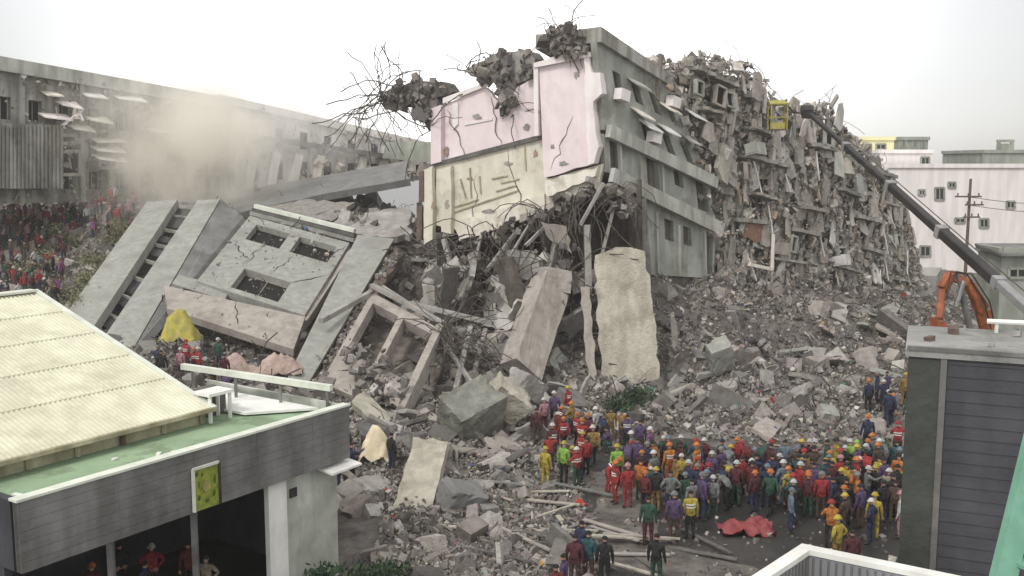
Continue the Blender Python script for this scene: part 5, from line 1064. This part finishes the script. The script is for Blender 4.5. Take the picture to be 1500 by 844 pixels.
for pz in POSES:
    me, J = person_mesh('person_' + pz.replace(' ', '_'), pz)
    hm = J['hm']; hf = (J['nose'] - hm).normalized(); hu = (J['ht'] - J['hb']).normalized(); hx = hf.cross(hu).normalized()
    hel = dome(hm + hu * .045, .125, 1.0, True, hx, hf, hu, 'cloth_white', 'helmet'); hai = dome(hm + hu * .015 - hf * .018, .108, .95, False, hx, hf, hu, 'hair', 'hair')
    # two reflective bands round the jacket
    ax = (J['chest'] - J['spine']).normalized(); b = MB(); n = 14
    for h0, rx, ry in ((.25, .187, .150), (.75, .205, .160)):
        c = J['spine'].lerp(J['chest'], h0); sx = Vector((1, 0, 0)); sy = ax.cross(sx).normalized(); vs = []
        for z_ in (-.022, .022):
            for rr_ in (1.0, .93):
                vs += [c + sx * math.cos(2 * math.pi * k / n) * rx * rr_ + sy * math.sin(2 * math.pi * k / n) * ry * rr_ + ax * z_ for k in range(n)]
        fs = []
        for k in range(n): j = (k + 1) % n; fs += [(k, j, 2 * n + j, 2 * n + k), (k, n + k, n + j, j), (2 * n + k, 2 * n + j, 3 * n + j, 3 * n + k)]
        b.add(vs, fs)
    bn = bpy.data.meshes.new('reflective_bands'); bn.from_pydata(b.v, [], b.f); bn.materials.append(M['white_paint'])
    PROTO[pz] = (me, hel, hai, bn)
PEOPLE = []
def SH(c): return {'dark red': 'crimson', 'grey blue': 'slate', 'navy blue': 'navy', 'dark green': 'green', 'lime green': 'lime'}.get(c, c)
def person(loc, pose, jacket, trousers, helmet, face, place, group, bands=False, scale=1.0):
    me, hel, hai, bn = PROTO[pose]
    o = bpy.data.objects.new('person', me); col.objects.link(o); o.location = Vector(loc) - Vector((0, 0, .02)); o.rotation_euler = (0, 0, face); o.scale = (scale,) * 3
    for i, m in ((1, 'cloth_' + jacket), (2, 'cloth_' + trousers)): o.material_slots[i].link = 'OBJECT'; o.material_slots[i].material = M[m]
    ch = bpy.data.objects.new('helmet' if helmet else 'hair', hel if helmet else hai); col.objects.link(ch); ch.parent = o
    if helmet: ch.material_slots[0].link = 'OBJECT'; ch.material_slots[0].material = M['cloth_' + helmet]
    if bands: r_ = bpy.data.objects.new('reflective_band', bn); col.objects.link(r_); r_.parent = o
    setp(o, 'person in %s jacket, %s, %s %s' % (SH(jacket), (SH(helmet) + ' helmet') if helmet else 'bareheaded', pose, place), 'person', group); PEOPLE.append(o); return o
TARP = hit(1093, 778)
def put(px, py_head, jacket, helmet=None, pose='standing', face=None, place='', group='rescue crew and onlookers before the ruin', trousers=None, bands=False, y0=20):
    hh = {'crouching': 1.2, 'bending': 1.46}.get(pose, 1.77); p = hit(px, py_head, hh, y0)
    if group.startswith('rescue') and (any((o.location.xy - p.xy).length < .42 for o in PEOPLE) or (p.xy - TARP.xy).length < 1.4): return None
    if face is None: face = math.pi + rng.gauss(0, .8)
    return person(p, pose, jacket, trousers or rng.choice(['navy blue', 'black', 'navy blue', 'dark green', 'brown']), helmet, face, place, group, bands, rng.uniform(.98, 1.12))
P1 = 'by grey block'; P2_ = 'at road edge'; P3 = 'in road crowd'; P4 = 'by clad wall'
for a in [(832, 567, 'red', 'yellow', 'standing', P1, 'red', True), (812, 578, 'purple', 'white', 'standing', P1, None, False), (797, 586, 'pink', 'white', 'standing', P1, 'maroon', False), (786, 600, 'maroon', None, 'standing', P1, None, False),
          (817, 603, 'dark red', 'orange', 'bending', P1, 'red', True), (845, 606, 'red', 'orange', 'standing', P1, 'black', True), (852, 619, 'red', 'orange', 'reaching', P1, 'black', True), (826, 612, 'red', 'orange', 'walking', P1, 'black', True), (861, 612, 'maroon', 'orange', 'standing', P1, None, False),
          (853, 634, 'red', 'yellow', 'standing', P1, 'red', True), (799, 655, 'yellow', 'yellow', 'standing', P1, 'yellow', False), (826, 652, 'lime green', 'yellow', 'standing', P1, 'black', False),
          (873, 601, 'white', 'white', 'standing', 'by grey block', None, False), (895, 597, 'ochre', None, 'standing', 'by cream slab', 'ochre', False), (910, 602, 'ochre', 'dark green', 'standing', 'by cream slab', 'brown', False),
          (938, 620, 'purple', None, 'standing', P2_, None, False), (953, 630, 'magenta', 'white', 'standing', P2_, None, False), (925, 636, 'grey', 'white', 'standing', P2_, None, False),
          (904, 656, 'lime green', 'yellow', 'standing', P2_, 'black', False), (890, 676, 'red', 'orange', 'bending', P2_, 'red', True), (902, 678, 'red', 'orange', 'standing', P2_, 'red', True), (920, 684, 'red', 'pink', 'standing', P2_, 'red', False),
          (958, 666, 'grey', 'white', 'standing', P2_, 'grey', False), (981, 655, 'orange', 'orange', 'standing', P3, 'orange', True), (1021, 655, 'orange', 'orange', 'standing', P3, 'orange', True), (998, 640, 'dark green', 'white', 'standing', P3, None, False), (972, 640, 'dark green', 'white', 'standing', P3, None, False),
          (961, 690, 'black', 'yellow', 'standing', P3, 'ochre', False), (990, 672, 'ochre', None, 'standing', P3, 'ochre', False), (1043, 664, 'purple', 'white', 'standing', P3, None, False), (1057, 660, 'purple', 'grey', 'standing', P3, None, False), (1079, 682, 'maroon', 'white', 'standing', P3, None, False), (1102, 673, 'maroon', 'white', 'walking', P3, None, False), (1036, 690, 'navy blue', 'grey blue', 'standing', P3, None, False),
          (1129, 655, 'maroon', None, 'standing', P3, None, False), (1150, 648, 'grey blue', None, 'standing', P3, 'grey blue', False), (1148, 680, 'grey blue', 'white', 'hands on hips', P3, 'grey blue', False), (1172, 684, 'red', 'white', 'standing', P3, 'dark red', False), (1184, 690, 'dark red', 'orange', 'standing', P3, None, False),
          (950, 733, 'dark green', None, 'standing', P3, 'maroon', False), (988, 728, 'purple', 'grey', 'standing', P3, None, False), (1012, 724, 'yellow', None, 'standing', P3, 'black', True),
          (1215, 668, 'navy blue', 'grey blue', 'standing', P3, None, False), (1232, 672, 'red', 'pink', 'standing', P3, 'red', False), (1255, 676, 'red', 'orange', 'standing', P3, 'red', True), (1243, 672, 'orange', 'orange', 'standing', P3, 'red', False), (1256, 644, 'lime green', 'lime green', 'standing', P3, 'lime green', False), (1245, 650, 'lime green', 'white', 'standing', P3, 'lime green', False),
          (1222, 700, 'navy blue', None, 'standing', P3, None, False), (1240, 705, 'black', None, 'standing', P3, None, False), (1262, 712, 'purple', 'black', 'standing', P3, None, False), (1282, 724, 'yellow', 'yellow', 'standing', P4, 'yellow', False), (1228, 762, 'yellow', 'yellow', 'hands on hips', P4, 'ochre', False), (1249, 782, 'maroon', None, 'standing', P4, None, False),
          (1321, 722, 'white', 'pink', 'standing', P4, 'pink', False), (1303, 690, 'beige', 'white', 'standing', P4, None, False), (1312, 706, 'brown', None, 'standing', P4, None, False), (1316, 622, 'red', 'red', 'reaching', P4, 'black', True), (1286, 548, 'navy blue', 'grey', 'standing', P4, None, False), (1327, 552, 'ochre', 'yellow', 'standing', P4, 'ochre', False), (1333, 584, 'teal', 'grey blue', 'standing', P4, 'dark green', False), (1300, 545, 'purple', None, 'standing', P4, None, False)]:
    put(a[0], a[1], a[2], a[3], a[4], None, a[5], trousers=a[6], bands=a[7])
dark = ['navy blue', 'black', 'maroon', 'grey', 'purple', 'dark green', 'grey blue', 'brown', 'dark red', 'teal', 'black', 'navy blue']
used = []
for k in range(165):
    for _ in range(40):
        px, py = rng.uniform(930, 1330) if k % 3 else rng.uniform(1100, 1330), rng.uniform(642, 700) + (rng.random() < .3) * rng.uniform(0, 50) * (1 if rng.random() < .7 else 0)
        if all(abs(px - a) > 6 or abs(py - b__) > 9 for a, b__ in used) and not (px < 1200 and py > 720 - max(0, 1040 - px) * .3): break
    used.append((px, py)); put(px, py, rng.choice(dark + ['red', 'orange', 'black', 'yellow']), rng.choice([None, 'white', 'grey', 'orange', 'yellow', None, 'grey blue', 'red', None, 'black']), rng.choice(['standing', 'standing', 'walking', 'hands on hips', 'reaching', 'bending', 'standing', 'walking']), None, P3)
for k in range(16):
    put(rng.uniform(1268, 1336), rng.uniform(545, 655), rng.choice(['navy blue', 'ochre', 'black', 'grey blue', 'brown', 'red', 'dark green', 'teal']), rng.choice(['white', 'yellow', 'orange', None]), rng.choice(['standing', 'walking', 'reaching']), None, P4)
for k in range(16):
    put(rng.uniform(785, 935), rng.uniform(585, 665), rng.choice(['red', 'dark red', 'orange', 'ochre', 'purple', 'navy blue', 'red', 'maroon']), rng.choice(['orange', 'yellow', 'white', 'red', None]), rng.choice(['standing', 'bending', 'reaching', 'crouching', 'walking']), None, P1, bands=rng.random() < .4)
for a in [(852, 768, 'navy blue', None, 'standing', 'before the planks'), (862, 785, 'teal', None, 'standing', 'before the planks'), (886, 788, 'black', None, 'standing', 'before the planks'), (962, 786, 'black', None, 'standing', 'before the planks'), (826, 812, 'purple', None, 'standing', 'before the planks'), (842, 790, 'maroon', None, 'standing', 'before the planks'), (815, 826, 'dark red', None, 'standing', 'before the planks')]:
    put(*a[:5], None, a[5])
PH = 'beside the hall'
for a in [(507, 628, 'black', 'white', 'standing', PH), (514, 650, 'navy blue', None, 'reaching', PH), (573, 634, 'black', None, 'standing', PH), (500, 660, 'black', 'black', 'standing', PH)]: put(*a[:5], rng.uniform(1, 5), a[5], y0=36)
PU = 'under fallen front'
for a in [(230, 506, 'navy blue', 'grey', 'standing'), (236, 518, 'black', None, 'standing'), (272, 504, 'red', 'red', 'standing'), (284, 510, 'red', 'orange', 'reaching'), (290, 514, 'red', 'white', 'standing'), (264, 514, 'pink', 'white', 'standing'), (319, 500, 'dark green', 'white', 'standing'), (328, 520, 'maroon', None, 'standing'), (312, 528, 'brown', None, 'standing'), (330, 545, 'purple', 'dark red', 'standing')]:
    put(*a, None, PU, y0=44, group='crew working under the fallen front', bands=a[2] == 'red')
# people under the hall roof
for (a_, p_, j, h_) in ((-3.8, 3.6, 'dark red', None), (-4.6, 4.4, 'red', 'white'), (-5.6, 3.4, 'navy blue', None), (-6.6, 4.6, 'dark red', 'orange'), (-7.4, 3.5, 'maroon', None), (-5.1, 5.4, 'black', None), (-8.2, 4.8, 'grey', 'white'), (-4.2, 2.2, 'beige', None), (-6.2, 2.4, 'teal', None)):
    p = hv(a_, p_, 0); person(p, rng.choice(['standing', 'hands on hips']), j, 'black', h_, rng.uniform(-1, 1) + .5, 'inside the hall', 'people inside the hall opening')
# the crowd on the slope at left
LF = 'behind ribbed roof'; LR = 'below dusty block'
n_ = 0; used = []
lc = ['red', 'dark red', 'red', 'black', 'pink', 'navy blue', 'dark green', 'maroon', 'pink', 'white', 'magenta', 'grey', 'brown', 'dark red', 'black', 'maroon', 'red', 'grey', 'beige']
while n_ < 110:
    px, py = rng.uniform(-6, 215), rng.uniform(268, 440)
    if px > 95 + (py < 330) * 110 or (px > 60 and py > 420) or py > 300 + (205 - px) * 1.4 or (px < 85 and py < 292 and rng.random() < .7): continue
    if any(abs(px - a) < 4 and abs(py - b__) < 9 for a, b__ in used): continue
    used.append((px, py)); n_ += 1
    put(px, py, rng.choice(lc), rng.choice([None, None, None, 'white', 'grey', 'red', 'dark red']), rng.choice(['standing', 'standing', 'standing', 'walking', 'reaching']), rng.uniform(0, 6.28), LR if py < 330 else LF, 'crowd on the slope at left', y0=40)
for (px, py) in ((246, 270), (273, 272), (262, 277), (232, 283)): put(px, py, 'black', 'dark green', 'standing', 3, 'above grey strips', 'crowd on the slope at left', y0=60)

# ------------------------------------------------------------ cloths, tarps, plants
def cloth(name, c, w, d, h, m, label, cat):
    b = MB(); n = 18; vs = []
    for i in range(n + 1):
        for j in range(n + 1):
            u, v = i / n - .5, j / n - .5; x, y = c.x + u * w, c.y + v * d
            vs.append((x + .1 * noise.noise(Vector((i, j, 3.1)) * .6), y, c.z + h * max(0, 1 - (2 * u) ** 2) * max(0, 1 - (2 * v) ** 2) + .55 * abs(noise.noise(Vector((x, y, 0)) * 1.9)) + .1 * noise.noise(Vector((x, y, 0)) * 5)))
    vs += [(x, y, z - .04) for x, y, z in vs]; k = (n + 1) ** 2; fs = []
    for i in range(n):
        for j in range(n): a_ = i * (n + 1) + j; fs += [(a_, a_ + n + 1, a_ + n + 2, a_ + 1), (k + a_ + 1, k + a_ + n + 2, k + a_ + n + 1, k + a_)]
    b.add(vs, fs); return setp(b.build(name, m, smooth=True), label, cat)
cloth('tarpaulin', W(264, 498, 58.5), 2.2, 1.6, 1.8, 'tarp_yellow', 'bright yellow tarpaulin tent in the hollow under the fallen front', 'tarpaulin')
cloth('tarpaulin', hit(551, 672), 1.3, 1.2, 1.5, 'tarp_cream', 'cream tarpaulin bundle between the two black dressed people by the hall', 'tarpaulin')
cloth('tarpaulin', hit(1093, 778), 2.0, 1.5, .25, 'red_tarp', 'dull red tarpaulin lying flat on the wet road', 'tarpaulin')
for (px, py, w, l) in ((372, 552, 3.4, 'pinkish cloth heap between the hollow and the roof railing'), (410, 535, 2.8, 'crumpled pink cloth spilling out under the beige lower panel'), (345, 538, 2.0, 'pale pink cloth piece right of the crew in the hollow')):
    p = W(px, py, 54.5); p.z -= .4; cloth('cloth_heap', p, w, 1.8, .9, 'pink_heap', l, 'cloth')
cloth('cloth_heap', W(930, 700, 44) - Vector((0, 0, .2)), 1.8, .8, .3, 'red_tarp', 'dull red cloth trailing on the ground beside the red jackets', 'cloth')
def shrub(p, h_, r, n, m, label, group):
    root = thing('shrub', label, 'shrub', p, group); b = MB()
    for _ in range(6):
        a_ = rng.uniform(0, 6.28); q_ = p + Vector((math.cos(a_) * r * .7, math.sin(a_) * r * .7, h_ * rng.uniform(.6, 1))); b.tube([p, p.lerp(q_, .5) + Vector((0, 0, .1)), q_], [.04, .03, .012], 5)
    b.build('stem', 'bark', root); b = MB()
    cl = [(rng.uniform(-r, r) * .8, rng.uniform(-r, r) * .8, rng.uniform(.25, 1) * h_) for _ in range(9)]
    for _ in range(n):
        c = rng.choice(cl); q_ = p + Vector(c) + Vector((rng.gauss(0, .28 * r), rng.gauss(0, .28 * r), rng.gauss(0, .2 * r))); s = rng.uniform(.07, .16); m3 = rrot()
        b.add([q_ + m3 @ Vector(v) for v in ((-s, 0, 0), (0, -s * .5, .02), (s, 0, 0), (0, s * .5, .02))], [(0, 1, 2, 3)])
    b.build('foliage', m, root)
for (px, py) in ((148, 412), (176, 372), (140, 440), (168, 345), (120, 452), (128, 400), (155, 380), (104, 425), (190, 340), (60, 372), (86, 345), (32, 400), (180, 322), (110, 350), (165, 400), (140, 375), (118, 425)):
    shrub(hit(px, py, 1.0, 50), rng.uniform(1.0, 1.8), rng.uniform(.9, 1.6), 420, 'leaf', 'dusty yellowish green shrub on the slope left of the two grey strips', 'shrubs on the left slope')
for (px, py, l) in ((905, 590, 'dark green shrub at the foot of the tall cream slab'), (940, 580, 'low dark green plants right of the tall cream slab foot'), (1290, 665, 'dark shrub between the crowd and the dark clad building')):
    shrub(hit(px, py, .6), .9, .9, 420, 'leaf_dark', l, None)
shrub(Vector((-6.0, 29.0, 0)), 1.7, .7, 900, 'leaf_dark', 'green bush against the white hall wall at the bottom', None)
shrub(hit(555, 835, .6), .9, .9, 500, 'leaf_dark', 'dark green bush low in the rubble at the bottom', None)

# ------------------------------------------------------------ dust and haze
def volume(name, lab, verts_obj, dens, colr, noisy):
    m = bpy.data.materials.new(name); m.use_nodes = True; n = m.node_tree.nodes; l = m.node_tree.links
    for x in list(n):
        if x.type == 'BSDF_PRINCIPLED': n.remove(x)
    pv_ = n.new('ShaderNodeVolumePrincipled'); pv_.inputs['Color'].default_value = (*colr, 1); pv_.inputs['Density'].default_value = dens; pv_.inputs['Anisotropy'].default_value = .2
    l.new(pv_.outputs[0], n['Material Output'].inputs['Volume'])
    if noisy:
        co = n.new('ShaderNodeTexCoord'); gr = n.new('ShaderNodeTexGradient'); gr.gradient_type = 'SPHERICAL'; l.new(co.outputs['Object'], gr.inputs[0])
        ns = n.new('ShaderNodeTexNoise'); ns.inputs['Scale'].default_value = 2.6; ns.inputs['Detail'].default_value = 5; l.new(co.outputs['Object'], ns.inputs['Vector'])
        a_ = n.new('ShaderNodeMath'); a_.operation = 'MULTIPLY_ADD'; a_.inputs[1].default_value = 3.2; a_.inputs[2].default_value = -1.55; l.new(ns.outputs[0], a_.inputs[0])
        s_ = n.new('ShaderNodeMath'); s_.operation = 'ADD'; l.new(gr.outputs['Fac'], s_.inputs[0]); l.new(a_.outputs[0], s_.inputs[1])
        mu = n.new('ShaderNodeMath'); mu.operation = 'MULTIPLY'; l.new(s_.outputs[0], mu.inputs[0]); l.new(gr.outputs['Fac'], mu.inputs[1])
        mx_ = n.new('ShaderNodeMath'); mx_.operation = 'MULTIPLY'; mx_.use_clamp = False; mx_.inputs[1].default_value = dens; l.new(mu.outputs[0], mx_.inputs[0])
        mm = n.new('ShaderNodeMath'); mm.operation = 'MAXIMUM'; mm.inputs[1].default_value = 0; l.new(mx_.outputs[0], mm.inputs[0]); l.new(mm.outputs[0], pv_.inputs['Density'])
    verts_obj.data.materials.clear(); verts_obj.data.materials.append(m)
    return setp(verts_obj, lab, kind='stuff')
bm = bmesh.new(); bmesh.ops.create_icosphere(bm, subdivisions=3, radius=1.0); me = bpy.data.meshes.new('dust_cloud'); bm.to_mesh(me); bm.free()
o = bpy.data.objects.new('dust_cloud', me); col.objects.link(o); o.location = W(275, 215, 88); o.scale = (12, 6, 11)
volume('dust_cloud', 'beige dust cloud drifting up before the left apartment blocks', o, .85, (.985, .955, .88), True)
bm = bmesh.new(); bmesh.ops.create_icosphere(bm, subdivisions=3, radius=1.0); me = bpy.data.meshes.new('dust_cloud'); bm.to_mesh(me); bm.free()
o = bpy.data.objects.new('dust_cloud', me); col.objects.link(o); o.location = W(420, 178, 102); o.scale = (16, 5, 8)
volume('dust_cloud', 'thin white dust drifting over the pale fallen block', o, .3, (.99, .98, .96), True)
b = MB(); b.box((0, 75, 29), (330, 190, 60)); o = b.build('haze', 'white_paint')
volume('haze', 'thin pale dusty haze over the whole site', o, .0005, (.96, .95, .93), False)

# ------------------------------------------------------------ every label its own: name each look-alike by its rank from the left
bpy.context.view_layer.update()
ORD = ['', 'second', 'third', 'fourth', 'fifth', 'sixth', 'seventh', 'eighth', 'ninth', 'tenth', 'eleventh', 'twelfth', 'thirteenth', 'fourteenth', 'fifteenth', 'sixteenth', 'seventeenth', 'eighteenth', 'nineteenth', 'twentieth', 'twentyfirst', 'twentysecond', 'twentythird', 'twentyfourth', 'twentyfifth', 'twentysixth', 'twentyseventh', 'twentyeighth', 'twentyninth', 'thirtieth']
for tens in ('thirty', 'forty', 'fifty', 'sixty', 'seventy', 'eighty', 'ninety'):
    if tens != 'thirty': ORD.append(tens[:-1] + 'ieth')
    ORD += [tens + '-' + ORD[i] for i in range(0, 9)] if False else [tens + '-' + w for w in ('first', 'second', 'third', 'fourth', 'fifth', 'sixth', 'seventh', 'eighth', 'ninth')]
by = {}
for o in col.objects:
    if o.parent is None and o.get('label') and not o.get('kind'): by.setdefault(o['label'], []).append(o)
for lab, os_ in by.items():
    if len(os_) < 2: continue
    def cen(o):
        if o.type == 'MESH': q_ = [o.matrix_world @ Vector(c) for c in o.bound_box]; return sum(q_, Vector()) / 8
        return o.location
    os_.sort(key=lambda o: proj(cen(o))[0])
    for k, o in enumerate(os_):
        o['label'] = lab + (', leftmost such' if k == 0 else ', rightmost such' if k == len(os_) - 1 else ', %s from left' % ORD[min(k, len(ORD) - 1)])
        if not o.get('group'): o['group'] = 'similar ' + lab.split(' ')[-1] if False else o.name.split('.')[0].replace('_', ' ') + 's alike'
